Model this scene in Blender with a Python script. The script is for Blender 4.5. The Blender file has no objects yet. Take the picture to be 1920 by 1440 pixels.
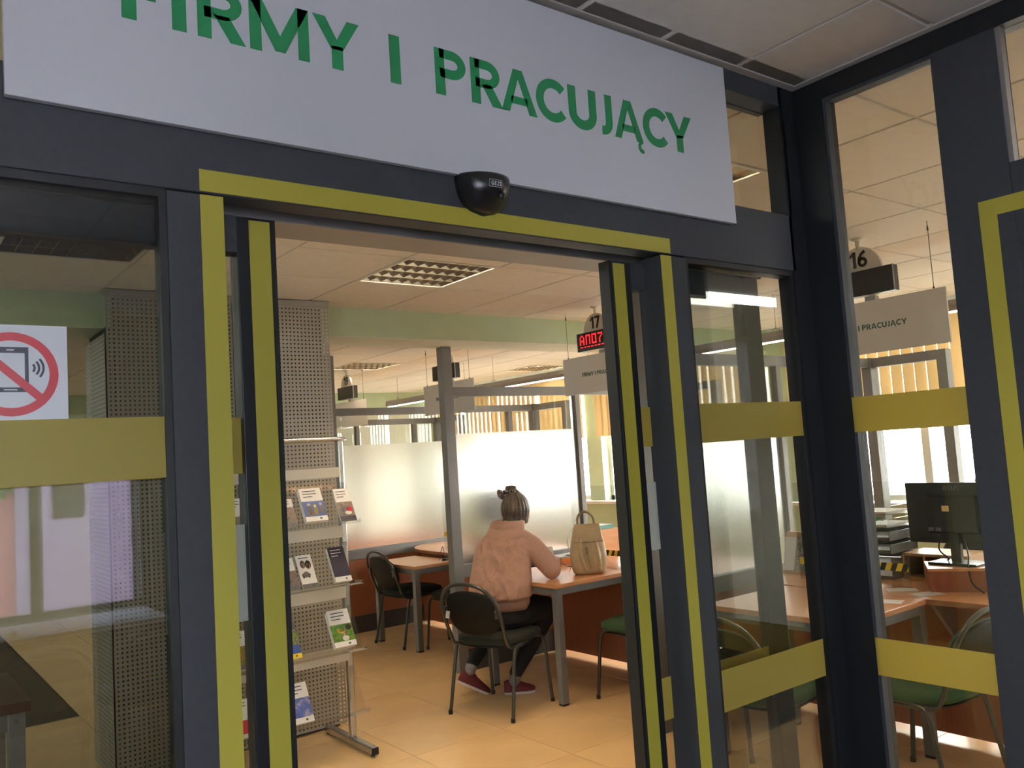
import bpy, bmesh, math, random
from mathutils import Matrix, Vector
random.seed(4)
PI = math.pi
scene = bpy.context.scene
COL = scene.collection

# ------------------------------------------------------------------ camera
def camera():
    cam = bpy.data.cameras.new('camera')
    o = bpy.data.objects.new('camera', cam)
    COL.objects.link(o)
    cam.sensor_fit = 'HORIZONTAL'
    cam.sensor_width = 36.0
    cam.lens = 1597.0 / 1920.0 * 36.0
    cam.clip_start = 0.05
    y, p, r = math.radians(-37.51), math.radians(4.676), math.radians(-3.709)
    Ry = Matrix(((math.cos(y), math.sin(y), 0), (-math.sin(y), math.cos(y), 0), (0, 0, 1)))
    B = Matrix(((1, 0, 0), (0, 0, -1), (0, 1, 0)))
    Rp = Matrix(((1, 0, 0), (0, math.cos(p), math.sin(p)), (0, -math.sin(p), math.cos(p))))
    Rr = Matrix(((math.cos(r), -math.sin(r), 0), (math.sin(r), math.cos(r), 0), (0, 0, 1)))
    R = Rr @ Rp @ B @ Ry
    M = Matrix((R[0], -R[1], -R[2])).transposed().to_4x4()
    M.translation = (0, 0, 1.6)
    o.matrix_world = M
    scene.camera = o
camera()

# ------------------------------------------------------------------ sky, light, exposure
SKY = 34.0
world = bpy.data.worlds.new('overcast_sky')
scene.world = world
world.use_nodes = True
bg = world.node_tree.nodes['Background']
bg.inputs['Color'].default_value = (1.0, 0.97, 0.93, 1)
bg.inputs['Strength'].default_value = SKY
vs = scene.view_settings
vs.view_transform = 'Standard'
vs.look = 'None'
vs.gamma = 1.0
vs.exposure = 0.0
vs.use_curve_mapping = False
cy = scene.cycles
cy.max_bounces = 11
cy.diffuse_bounces = 5
cy.glossy_bounces = 5
cy.transmission_bounces = 8
cy.transparent_max_bounces = 24
cy.sample_clamp_indirect = 6.0
cy.use_denoising = True
cy.caustics_reflective = False

def portal(name, c, rot, sx, sy):
    l = bpy.data.lights.new(name, 'AREA')
    l.shape = 'RECTANGLE'; l.size = sx; l.size_y = sy
    l.cycles.is_portal = True
    o = bpy.data.objects.new(name, l)
    o.location = c; o.rotation_euler = rot
    COL.objects.link(o)
portal('window_portal', (7.24, 5.5, 1.75), (PI/2, 0, PI/2), 11.6, 1.7)
portal('hall_window_portal', (0.93, -3.24, 1.35), (PI/2, 0, 0), 1.26, 1.26)
portal('hall_side_portal', (-.37, -1.24, 1.7), (PI/2, 0, 0), 1.36, 1.4)

# ------------------------------------------------------------------ materials
MATS = {}
def nodes_of(name):
    m = bpy.data.materials.new(name)
    m.use_nodes = True
    nt = m.node_tree
    return m, nt, nt.nodes['Principled BSDF']
def mat(name, col, rough=0.5, metal=0.0, spec=0.5, noise=0.0, nscale=8.0, stretch=(1, 1, 1), bump=0.0, coat=0.0, alpha=None, bdist=.004):
    m, nt, b = nodes_of(name)
    b.inputs['Base Color'].default_value = (*col, 1)
    b.inputs['Roughness'].default_value = rough
    b.inputs['Metallic'].default_value = metal
    b.inputs['Specular IOR Level'].default_value = spec
    b.inputs['Coat Weight'].default_value = coat
    tc = nt.nodes.new('ShaderNodeTexCoord')
    mp = nt.nodes.new('ShaderNodeMapping')
    mp.inputs['Scale'].default_value = stretch
    nz = nt.nodes.new('ShaderNodeTexNoise')
    nz.inputs['Scale'].default_value = nscale
    nz.inputs['Detail'].default_value = 5
    nt.links.new(tc.outputs['Object'], mp.inputs['Vector'])
    nt.links.new(mp.outputs['Vector'], nz.inputs['Vector'])
    rp = nt.nodes.new('ShaderNodeMapRange')
    rp.inputs['From Min'].default_value = 0.3; rp.inputs['From Max'].default_value = 0.7
    rp.inputs['To Min'].default_value = 1 - noise; rp.inputs['To Max'].default_value = 1 + noise
    nt.links.new(nz.outputs['Fac'], rp.inputs['Value'])
    mx = nt.nodes.new('ShaderNodeVectorMath'); mx.operation = 'SCALE'
    mx.inputs[0].default_value = col
    nt.links.new(rp.outputs['Result'], mx.inputs['Scale'])
    nt.links.new(mx.outputs['Vector'], b.inputs['Base Color'])
    if bump:
        bp = nt.nodes.new('ShaderNodeBump')
        bp.inputs['Strength'].default_value = bump
        bp.inputs['Distance'].default_value = bdist
        nt.links.new(nz.outputs['Fac'], bp.inputs['Height'])
        nt.links.new(bp.outputs['Normal'], b.inputs['Normal'])
    MATS[name] = m
    return m
def glass_mat(name, tint, ior=1.5, refl=1.0):
    m = bpy.data.materials.new(name); m.use_nodes = True
    nt = m.node_tree; nt.nodes.clear()
    out = nt.nodes.new('ShaderNodeOutputMaterial')
    tr = nt.nodes.new('ShaderNodeBsdfTransparent'); tr.inputs['Color'].default_value = (*tint, 1)
    gl = nt.nodes.new('ShaderNodeBsdfGlossy'); gl.inputs['Roughness'].default_value = 0.0
    gl.inputs['Color'].default_value = (refl, refl, refl, 1)
    lw = nt.nodes.new('ShaderNodeLayerWeight'); lw.inputs['Blend'].default_value = 0.5
    f0 = ((ior-1)/(ior+1))**2
    pw = nt.nodes.new('ShaderNodeMath'); pw.operation = 'POWER'; pw.inputs[1].default_value = 5.0
    ml = nt.nodes.new('ShaderNodeMath'); ml.operation = 'MULTIPLY_ADD'; ml.inputs[1].default_value = 1-f0; ml.inputs[2].default_value = f0
    mx = nt.nodes.new('ShaderNodeMixShader')
    nt.links.new(lw.outputs['Facing'], pw.inputs[0]); nt.links.new(pw.outputs[0], ml.inputs[0])
    nt.links.new(ml.outputs[0], mx.inputs[0]); nt.links.new(tr.outputs[0], mx.inputs[1]); nt.links.new(gl.outputs[0], mx.inputs[2])
    nt.links.new(mx.outputs[0], out.inputs[0])
    MATS[name] = m
def film_mat(name, col, trans=0.3, rough=0.4):
    m = bpy.data.materials.new(name); m.use_nodes = True
    nt = m.node_tree
    b = nt.nodes['Principled BSDF']; b.inputs['Base Color'].default_value = (*col, 1); b.inputs['Roughness'].default_value = rough
    out = nt.nodes['Material Output']
    t = nt.nodes.new('ShaderNodeBsdfTranslucent'); t.inputs['Color'].default_value = (*col, 1)
    mx = nt.nodes.new('ShaderNodeMixShader'); mx.inputs[0].default_value = trans
    nt.links.new(b.outputs[0], mx.inputs[1]); nt.links.new(t.outputs[0], mx.inputs[2]); nt.links.new(mx.outputs[0], out.inputs[0])
    MATS[name] = m
def frost_mat(name, rough):
    m, nt, b = nodes_of(name)
    b.inputs['Base Color'].default_value = (0.97, 0.97, 0.98, 1)
    b.inputs['Transmission Weight'].default_value = 1.0
    b.inputs['Roughness'].default_value = rough
    b.inputs['IOR'].default_value = 1.4
    MATS[name] = m
def emit_mat(name, col, s):
    m = bpy.data.materials.new(name); m.use_nodes = True
    nt = m.node_tree; b = nt.nodes['Principled BSDF']
    b.inputs['Base Color'].default_value = (*col, 1)
    b.inputs['Emission Color'].default_value = (*col, 1); b.inputs['Emission Strength'].default_value = s
    MATS[name] = m
def photo_mat(name, cols, scale=30.0):
    """a printed picture: patches of a few inks"""
    m, nt, b = nodes_of(name)
    tc = nt.nodes.new('ShaderNodeTexCoord')
    vo = nt.nodes.new('ShaderNodeTexNoise'); vo.inputs['Scale'].default_value = scale; vo.inputs['Detail'].default_value = 2
    vo.inputs['Distortion'].default_value = 1.2
    nt.links.new(tc.outputs['Object'], vo.inputs['Vector'])
    cr = nt.nodes.new('ShaderNodeValToRGB'); cr.color_ramp.interpolation = 'LINEAR'
    e = cr.color_ramp.elements
    n = len(cols)
    while len(e) < n: e.new(0.5)
    for i, c in enumerate(cols):
        e[i].position = 0.3 + 0.4 * i / max(1, n - 1); e[i].color = (*c, 1)
    nt.links.new(vo.outputs['Fac'], cr.inputs['Fac']); nt.links.new(cr.outputs['Color'], b.inputs['Base Color'])
    b.inputs['Roughness'].default_value = 0.35
    MATS[name] = m

mat('frame_grey', (0.048, 0.051, 0.058), 0.5, spec=0.22, noise=0.05, nscale=60)
mat('frame_dark', (0.014, 0.015, 0.017), 0.4, spec=0.3)
mat('print_blue', (0.05, 0.11, 0.33), 0.4)
mat('print_green', (0.10, 0.22, 0.03), 0.4, noise=.5, nscale=60)
mat('print_face', (0.55, 0.33, 0.25), 0.4)
mat('rubber', (0.008, 0.008, 0.009), 0.5)
mat('alu', (0.36, 0.35, 0.34), 0.45, metal=0.6, noise=0.05)
mat('post_grey', (0.17, 0.165, 0.16), 0.45, spec=0.5, noise=0.04)
mat('yellow', (0.43, 0.37, 0.045), 0.45)
film_mat('yellow_film', (0.60, 0.49, 0.11), 0.5)
glass_mat('glass', (0.81, 0.825, 0.81), 1.58)
glass_mat('glass_clear', (0.93, 0.94, 0.93), 1.45)
glass_mat('glass_tinted', (0.46, 0.50, 0.58), 1.45)
glass_mat('glass_sun', (0.82, 0.85, 0.92), 1.45)
glass_mat('acrylic', (0.93, 0.93, 0.92), 1.45)
frost_mat('frosted', 0.27)
film_mat('frost_sticker', (0.80, 0.83, 0.82), 0.7)
mat('sign_white', (0.76, 0.77, 0.84), 0.45)
mat('sign_green', (0.015, 0.22, 0.075), 0.4)
mat('sign_back', (0.12, 0.12, 0.13), 0.5)
mat('sign_grey', (0.66, 0.64, 0.62), 0.5)
mat('ink_green', (0.04, 0.10, 0.07), 0.5)
mat('ink_black', (0.012, 0.012, 0.013), 0.5)
mat('ink_white', (0.75, 0.75, 0.75), 0.5)
mat('paper', (0.78, 0.78, 0.78), 0.55)
mat('red_print', (0.50, 0.02, 0.035), 0.4)
mat('navy_print', (0.02, 0.02, 0.05), 0.4)
mat('blue_print', (0.04, 0.09, 0.35), 0.4)
mat('flag_yellow', (0.8, 0.6, 0.03), 0.4)
mat('black_plastic', (0.012, 0.012, 0.013), 0.28)
mat('ceiling_tile', (0.80, 0.76, 0.72), 0.9, noise=0.03, nscale=30, bump=0.05)
mat('ceiling_grid', (0.62, 0.58, 0.54), 0.6)
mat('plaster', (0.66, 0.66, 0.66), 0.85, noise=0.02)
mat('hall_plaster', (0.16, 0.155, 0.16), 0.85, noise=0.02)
mat('plaster_green', (0.50, 0.60, 0.42), 0.85, noise=0.03)
mat('plaster_pale', (0.78, 0.82, 0.74), 0.85, noise=0.02)
mat('floor_tile', (0.84, 0.575, 0.29), 0.24, spec=0.5, noise=0.09, nscale=2.2, bump=0.0)
mat('grout', (0.10, 0.075, 0.05), 0.8)
mat('hall_floor', (0.09, 0.085, 0.085), 0.35, noise=0.06)
mat('laminate', (0.60, 0.29, 0.135), 0.3, noise=0.10, nscale=6, stretch=(1.2, 14, 14))
mat('laminate_edge', (0.34, 0.15, 0.07), 0.4)
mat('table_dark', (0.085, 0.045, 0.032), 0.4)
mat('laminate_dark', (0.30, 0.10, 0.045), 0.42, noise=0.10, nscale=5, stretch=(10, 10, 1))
mat('skirting', (0.045, 0.044, 0.046), 0.5)
mat('table_metal', (0.19, 0.195, 0.20), 0.42, metal=0.25, noise=0.04)
mat('perforated', (0.34, 0.325, 0.29), 0.5, noise=0.03)
mat('concrete_shaded', (0.05, 0.047, 0.043), 0.9)  # column core behind the perforations, its shade put into the dark colour
mat('rack_cream', (0.56, 0.54, 0.48), 0.5)
mat('chrome', (0.5, 0.5, 0.5), 0.22, metal=0.9)
mat('tube_dark', (0.07, 0.072, 0.065), 0.3, metal=0.5)
mat('chair_shell', (0.007, 0.0075, 0.007), 0.6, spec=0.25)
mat('fabric_green', (0.035, 0.085, 0.030), 0.9, noise=0.2, nscale=200)
mat('fabric_dark', (0.014, 0.019, 0.015), 0.9, noise=0.2, nscale=200)
mat('louvre', (0.62, 0.53, 0.42), 0.18, metal=1.0)
mat('lamp_white', (0.75, 0.73, 0.70), 0.5)
mat('lamp_tray', (0.35, 0.32, 0.28), 0.35, metal=0.8)
emit_mat('tube_glow', (1.0, 0.90, 0.78), 14.0)
emit_mat('tube_warm', (1.0, 0.74, 0.46), 260.0)
emit_mat('led_red', (1.0, 0.02, 0.03), 2.2)
film_mat('blind', (0.80, 0.66, 0.42), 0.20, 0.7)
mat('hoodie', (0.45, 0.27, 0.205), 0.95, noise=0.05, nscale=60, bump=0.1)
mat('trousers', (0.008, 0.008, 0.009), 0.9)
mat('skin', (0.56, 0.30, 0.20), 0.5, noise=0.04)
mat('hair', (0.085, 0.066, 0.05), 0.5, noise=0.5, nscale=45, stretch=(1, 1, 0.25), bump=0.6)
mat('hair_light', (0.30, 0.24, 0.17), 0.5, noise=0.4, nscale=60, stretch=(1, 1, 0.2))
mat('hair_black', (0.012, 0.010, 0.010), 0.5)
mat('shirt_dark', (0.03, 0.03, 0.04), 0.8)
mat('shoe_red', (0.13, 0.012, 0.016), 0.7, noise=0.1, nscale=60)
mat('shoe_sole', (0.66, 0.60, 0.60), 0.6)
mat('sock', (0.22, 0.20, 0.22), 0.9)
mat('bag_leather', (0.54, 0.41, 0.25), 0.42, noise=0.08, nscale=25, bump=0.12)
mat('bag_strap', (0.30, 0.22, 0.14), 0.5)
mat('zip', (0.35, 0.27, 0.17), 0.4)
mat('orange_tray', (0.75, 0.22, 0.04), 0.4)
mat('teal', (0.10, 0.28, 0.26), 0.5)
mat('tray_smoke', (0.09, 0.085, 0.085), 0.3)
mat('lanyard_green', (0.05, 0.22, 0.09), 0.6)
mat('note_yellow', (0.85, 0.66, 0.30), 0.6)
mat('tape_yellow', (0.85, 0.62, 0.03), 0.45)
mat('wood_pale', (0.48, 0.30, 0.15), 0.5, noise=0.12, nscale=5, stretch=(1, 12, 12))
mat('hedge', (0.10, 0.22, 0.05), 0.9, noise=0.5, nscale=9)
mat('bark', (0.10, 0.07, 0.05), 0.9)
mat('brick_lilac', (0.40, 0.28, 0.36), 0.8, noise=0.08)
mat('brick_red', (0.55, 0.20, 0.18), 0.8)
mat('ground', (0.60, 0.60, 0.62), 0.9, noise=0.1)
mat('ground_dark', (0.45, 0.45, 0.43), 0.9, noise=0.1)
photo_mat('print_workers', [(0.05, 0.12, 0.42), (0.03, 0.05, 0.14), (0.55, 0.38, 0.12), (0.6, 0.6, 0.62)], 38)
photo_mat('print_meeting', [(0.06, 0.07, 0.07), (0.16, 0.16, 0.15), (0.22, 0.14, 0.12), (0.40, 0.36, 0.33)], 24)
photo_mat('print_park', [(0.03, 0.09, 0.02), (0.20, 0.36, 0.04), (0.12, 0.06, 0.10), (0.5, 0.55, 0.3)], 34)
photo_mat('print_faces', [(0.72, 0.72, 0.72), (0.74, 0.74, 0.74), (0.25, 0.12, 0.10), (0.05, 0.04, 0.05)], 34)
photo_mat('print_autumn', [(0.40, 0.22, 0.02), (0.08, 0.12, 0.03), (0.55, 0.16, 0.02)], 40)
photo_mat('print_flag', [(0.04, 0.08, 0.36), (0.10, 0.15, 0.45), (0.5, 0.5, 0.55)], 20)
photo_mat('print_mixed', [(0.12, 0.20, 0.06), (0.5, 0.5, 0.42), (0.10, 0.09, 0.08), (0.6, 0.5, 0.3)], 45)
photo_mat('scrunchie_print', [(0.015, 0.012, 0.012), (0.02, 0.015, 0.015), (0.55, 0.45, 0.42)], 70)

# ------------------------------------------------------------------ mesh helpers
class MB:
    def __init__(s):
        s.v = []; s.f = []
    def add(s, vs, fs):
        o = len(s.v)
        s.v += [tuple(v) for v in vs]
        s.f += [tuple(i + o for i in f) for f in fs]
        return s
    def box(s, a, b):
        x0, y0, z0 = [min(a[i], b[i]) for i in range(3)]
        x1, y1, z1 = [max(a[i], b[i]) for i in range(3)]
        return s.add([(x0,y0,z0),(x1,y0,z0),(x1,y1,z0),(x0,y1,z0),(x0,y0,z1),(x1,y0,z1),(x1,y1,z1),(x0,y1,z1)],
                     [(0,3,2,1),(4,5,6,7),(0,1,5,4),(1,2,6,5),(2,3,7,6),(3,0,4,7)])
    def prism(s, poly, axis, a, b):
        """poly: 2D points; axis 'x','y','z' = extrude direction"""
        n = len(poly)
        def P(p, t):
            return (t, p[0], p[1]) if axis == 'x' else ((p[0], t, p[1]) if axis == 'y' else (p[0], p[1], t))
        s.add([P(p, a) for p in poly] + [P(p, b) for p in poly],
              [tuple(range(n))[::-1], tuple(range(n, 2*n))] + [(i, (i+1) % n, (i+1) % n + n, i + n) for i in range(n)])
        return s
    def tube(s, pts, r, n=8, closed=False, cap=True):
        pts = [Vector(p) for p in pts]
        m = len(pts)
        rr = r if isinstance(r, (list, tuple)) else [r] * m
        tans = []
        for i in range(m):
            a = pts[(i-1) % m] if (closed or i > 0) else pts[i]
            b = pts[(i+1) % m] if (closed or i < m-1) else pts[i]
            tans.append((b - a).normalized())
        t0 = tans[0]
        u = t0.orthogonal().normalized()
        vs = []
        for i in range(m):
            t = tans[i]
            u = (u - t * u.dot(t))
            u = u.normalized() if u.length > 1e-6 else t.orthogonal().normalized()
            w = t.cross(u)
            for k in range(n):
                a = 2*PI*k/n
                vs.append(pts[i] + (u*math.cos(a) + w*math.sin(a)) * rr[i])
        fs = []
        for i in range(m if closed else m-1):
            j = (i+1) % m
            for k in range(n):
                fs.append((i*n+k, i*n+(k+1) % n, j*n+(k+1) % n, j*n+k))
        if cap and not closed:
            fs.append(tuple(range(n))[::-1]); fs.append(tuple(range((m-1)*n, m*n)))
        return s.add(vs, fs)
    def loft(s, rings, cap=True):
        n = len(rings[0]); vs = [p for r in rings for p in r]; fs = []
        for i in range(len(rings)-1):
            for k in range(n):
                fs.append((i*n+k, i*n+(k+1) % n, (i+1)*n+(k+1) % n, (i+1)*n+k))
        if cap:
            fs.append(tuple(range(n))[::-1]); fs.append(tuple(range((len(rings)-1)*n, len(rings)*n)))
        return s.add(vs, fs)
    def ball(s, c, r, u=14, v=10, rot=None):
        r = r if isinstance(r, (tuple, list)) else (r, r, r)
        rings = []
        for i in range(1, v):
            th = PI*i/v
            rings.append([Vector((r[0]*math.sin(th)*math.cos(2*PI*k/u), r[1]*math.sin(th)*math.sin(2*PI*k/u), r[2]*math.cos(th))) for k in range(u)])
        top, bot = Vector((0, 0, r[2])), Vector((0, 0, -r[2]))
        vs = [top] + [p for q in rings for p in q] + [bot]
        if rot is not None: vs = [rot @ p for p in vs]
        vs = [p + Vector(c) for p in vs]
        fs = [(0, 1+k, 1+(k+1) % u) for k in range(u)]
        for i in range(v-2):
            for k in range(u):
                fs.append((1+i*u+k, 1+(i+1)*u+k, 1+(i+1)*u+(k+1) % u, 1+i*u+(k+1) % u))
        L = len(vs)-1; o = 1+(v-2)*u
        fs += [(o+k, L, o+(k+1) % u) for k in range(u)]
        return s.add(vs, fs)
    def mesh(s, name, bev=0.0, smooth=False):
        me = bpy.data.meshes.new(name)
        me.from_pydata(s.v, [], s.f)
        if bev or True:
            bm = bmesh.new(); bm.from_mesh(me)
            bmesh.ops.recalc_face_normals(bm, faces=bm.faces)
            if bev:
                bmesh.ops.remove_doubles(bm, verts=bm.verts, dist=1e-6)
                es = [e for e in bm.edges if len(e.link_faces) == 2 and e.calc_face_angle(0) > 0.5]
                bmesh.ops.bevel(bm, geom=es, offset=bev, segments=2, affect='EDGES', profile=0.5, clamp_overlap=True)
            bm.to_mesh(me); bm.free()
        if smooth:
            for p in me.polygons: p.use_smooth = True
        return me
    def build(s, name, m, parent=None, bev=0.0, smooth=False, label=None):
        return link(name, s.mesh(name, bev, smooth), m, parent, label)

def link(name, me, m, parent=None, label=None):
    if m is not None and not me.materials:
        me.materials.append(MATS[m])
    o = bpy.data.objects.new(name, me)
    COL.objects.link(o)
    if parent is not None:
        o.parent = parent
        if parent.get('_w'):        # geometry given in world space
            o.matrix_parent_inverse = Matrix(WORLD[parent.name]).inverted()
    if label: o['label'] = label
    return o
WORLD = {}
def tag(o, label, cat, group=None, kind=None):
    o['label'] = label; o['category'] = cat
    if group: o['group'] = group
    if kind: o['kind'] = kind
    return o
def thing(name, label, cat, loc=(0, 0, 0), rz=0.0, group=None, kind=None, world=True):
    o = bpy.data.objects.new(name, None)
    o.empty_display_size = 0.1
    COL.objects.link(o)
    o.location = loc; o.rotation_euler = (0, 0, rz)
    tag(o, label, cat, group, kind)
    if world:
        o['_w'] = 1
        WORLD[o.name] = Matrix.Translation(loc) @ Matrix.Rotation(rz, 4, 'Z')
    return o
def dup(root, loc, rz=0.0, label=None, group=None):
    r = root.copy(); COL.objects.link(r)
    r.location = loc; r.rotation_euler = (0, 0, rz)
    if label: r['label'] = label
    if group: r['group'] = group
    for ch in root.children:
        c = ch.copy(); COL.objects.link(c); c.parent = r; c.matrix_parent_inverse = ch.matrix_parent_inverse.copy()
        for g in ch.children:
            d = g.copy(); COL.objects.link(d); d.parent = c; d.matrix_parent_inverse = g.matrix_parent_inverse.copy()
    return r
def B(a, b): return MB().box(a, b)
def smoothpath(pts, k=6):
    """Catmull-Rom through the points"""
    P = [Vector(p) for p in pts]; P = [2*P[0]-P[1]] + P + [2*P[-1]-P[-2]]
    out = []
    for i in range(1, len(P)-2):
        for j in range(k):
            t = j/k; a, b, c, d = P[i-1], P[i], P[i+1], P[i+2]
            out.append(0.5*((2*b) + (c-a)*t + (2*a-5*b+4*c-d)*t*t + (3*b-a-3*c+d)*t**3))
    out.append(P[-2])
    return out

# ------------------------------------------------------------------ stroke lettering (height 1, baseline 0)
S = 0.235
def arcp(cx, cyy, rx, ry, a0, a1, n=14):
    return [(cx+rx*math.cos(math.radians(a0+(a1-a0)*i/n)), cyy+ry*math.sin(math.radians(a0+(a1-a0)*i/n))) for i in range(n+1)]
def rect(x0, y0, x1, y1): return ('p', [(x0, y0), (x1, y0), (x1, y1), (x0, y1)])
def slant(x0, y0, x1, y1, w): return ('p', [(x0, y0), (x0+w, y0), (x1+w, y1), (x1, y1)])
def glyph(ch, s=S):
    h = s/2
    if ch == 'I': return s, [rect(0, 0, s, 1)]
    if ch == 'F': return .62, [rect(0, 0, s, 1), rect(s, 1-.2, .62, 1), rect(s, .40, .55, .59)]
    if ch == 'E': return .60, [rect(0, 0, s, 1), rect(s, 1-.2, .6, 1), rect(s, .41, .54, .59), rect(s, 0, .6, .2)]
    if ch in 'PR':
        rr = .30
        bowl = [(s*.5, 1-.1), (.42, 1-.1)] + arcp(.42, .69, .26, .21, 90, -90, 12) + [(s*.5, .48)]
        g = [rect(0, 0, s, 1), ('s', bowl, .2)]
        if ch == 'R': g.append(slant(.56, 0, .28, .46, .27))
        return (.82 if ch == 'R' else .78), g
    if ch == 'M':
        return 1.14, [rect(0, 0, s*.92, 1), rect(1.14-s*.92, 0, 1.14, 1), ('p', [(0, 1), (.24, 1), (.57, .36), (.90, 1), (1.14, 1), (.665, .06), (.475, .06)])]
    if ch == 'Y':
        return .98, [rect(.49-s/2, 0, .49+s/2, .45), ('p', [(0, 1), (.26, 1), (.49, .58), (.72, 1), (.98, 1), (.49+s/2, .38), (.49-s/2, .38)])]
    if ch in 'AĄ':
        g = [('p', [(0, 0), (.22, 0), (.50, .80), (.50, 1), (.375, 1)]), ('p', [(1.0, 0), (.78, 0), (.50, .80), (.50, 1), (.625, 1)]), rect(.27, .20, .73, .37)]
        if ch == 'Ą': g.append(('s', [(.93, .02)] + arcp(.97, -.11, .12, .12, 110, 285, 10), .095))
        return 1.0, g
    if ch == 'C': return .86, [('s', arcp(.50, .5, .39, .405, 42, 318, 26), .215)]
    if ch == 'G': return .9, [('s', arcp(.48, .5, .37, .405, 40, 340, 26), .2), rect(.5, .36, .9, .54)]
    if ch == 'U': return .88, [('s', [(h, 1), (h, .38)] + arcp(.44, .38, .44-h, .29, 180, 360, 16) + [(.88-h, 1)], s)]
    if ch == 'J': return .48, [('s', [(.48-h, 1), (.48-h, .30)] + arcp(.16, .30, .2, .21, 0, -100, 8), .215)]
    if ch == 'Z': return .7, [rect(0, 0, .7, .19), rect(0, .81, .7, 1), slant(0, .1, .45, .9, .25)]
    if ch == 'S': return .7, [('s', arcp(.36, .73, .26, .19, 30, 270, 14)[:] + arcp(.34, .28, .27, .2, 90, -150, 14), .17)]
    if ch == '1': return .46, [rect(.26, 0, .46, 1), ('p', [(0, .74), (.08, .62), (.30, .80), (.30, 1)])]
    if ch == '7': return .62, [rect(0, .82, .62, 1), slant(.14, 0, .40, .84, .21)]
    if ch == '8': return .62, [('s', arcp(.31, .74, .19, .175, 0, 360, 18), .17), ('s', arcp(.31, .29, .225, .21, 0, 360, 18), .18)]
    if ch == '6': return .62, [('s', arcp(.31, .30, .22, .215, 0, 360, 18), .18), ('s', [(.50, .95), (.26, .80), (.11, .55), (.09, .30)], .18)]
    if ch == '9': return .62, [('s', arcp(.31, .70, .22, .215, 0, 360, 18), .18), ('s', [(.12, .05), (.36, .20), (.51, .45), (.53, .70)], .18)]
    return .4, []
def ribbon(pts, w):
    L, Rr = [], []
    n = len(pts)
    for i in range(n):
        a = pts[max(0, i-1)]; b = pts[min(n-1, i+1)]
        dx, dy = b[0]-a[0], b[1]-a[1]; d = math.hypot(dx, dy) or 1
        nx, ny = -dy/d*w/2, dx/d*w/2
        L.append((pts[i][0]+nx, pts[i][1]+ny)); Rr.append((pts[i][0]-nx, pts[i][1]-ny))
    return L, Rr
def letter(ch, P, sx, sz, dep, name, m, parent, s=S):
    """P: function (u, v, d) -> 3D point; sx, sz: scale of width and height; dep: thickness"""
    mb = MB()
    w, gl = glyph(ch, s)
    for g in gl:
        if g[0] == 'p':
            poly = g[1]; n = len(poly)
            mb.add([P(u*sx, v*sz, dep) for u, v in poly] + [P(u*sx, v*sz, 0) for u, v in poly],
                   [tuple(range(n))] + [(i, (i+1) % n, (i+1) % n+n, i+n) for i in range(n)])
        else:
            L, Rr = ribbon(g[1], g[2]); n = len(L)
            vs = [P(u*sx, v*sz, dep) for u, v in L] + [P(u*sx, v*sz, dep) for u, v in Rr] + [P(u*sx, v*sz, 0) for u, v in L] + [P(u*sx, v*sz, 0) for u, v in Rr]
            fs = [(i, i+1, n+i+1, n+i) for i in range(n-1)] + [(i, i+1, 2*n+i+1, 2*n+i) for i in range(n-1)] + [(n+i, n+i+1, 3*n+i+1, 3*n+i) for i in range(n-1)] + [(0, n, 3*n, 2*n), (n-1, 2*n-1, 4*n-1, 3*n-1)]
            mb.add(vs, fs)
    return mb.build(name, m, parent)
def text(line, org, ux, uz, h, dep, m, parent, gap=.09, space=.42, name='letter', s=S, wid=1.0):
    """line of separate letters starting at org; ux reading direction, uz up"""
    org, ux, uz = Vector(org), Vector(ux), Vector(uz)
    nrm = ux.cross(uz)
    x = 0.0
    for ch in line:
        if ch == ' ': x += space*h; continue
        w, _ = glyph(ch, s)
        letter(ch, lambda u, v, d, x=x: org + ux*(x+u) + uz*v + nrm*d, h*wid, h, dep, name, m, parent, s)
        x += (w*wid+gap)*h
    return x
def textlen(line, h, gap=.09, space=.42, s=S):
    return sum(space*h if c == ' ' else (glyph(c, s)[0]+gap)*h for c in line) - gap*h

# ================================================================== THE SETTING
CEIL = 2.65
# ---- inner room floor: porcelain tiles, each a piece
fl = thing('floor', 'beige glossy floor tiles of the office room', 'floor', (3, 5, 0), kind='structure')
B((-1.5, 1.45, -.06), (7.2, 11.6, -.006)).build('floor_bed', 'grout', fl)
B((2.263, -1.4, -.06), (7.2, 1.45, -.006)).build('floor_bed', 'grout', fl)
tx, ty, g = .598, .616, .004
tile = MB().box((g/2, g/2, -.006), (tx-g/2, ty-g/2, 0)).mesh('floor_tile', bev=.0012)
n = 0
for i in range(-6, 9):
    for j in range(-8, 13):
        x, y = 2.385+tx*i, 3.575+ty*j
        if x < -1.45 or x+tx > 7.3 or y+ty > 11.7: continue
        if y < 1.46 and x < 2.27: continue
        if y < -.2: continue
        if x < 1.0 and y > 6.5: continue
        o = link('floor_tile', tile, 'floor_tile', fl); o.location = (x, y, 0); n += 1
# the tile mesh is local: parent inverse already handles the world offset
hf = B((-1.2, -1.25, -.06), (2.26, 1.45, 0)).box((.35, -3.3, -.06), (2.26, -1.25, 0)).build('floor_hall', 'hall_floor')
tag(hf, 'dark grey floor of the entrance hall', 'floor', kind='structure')

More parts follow.
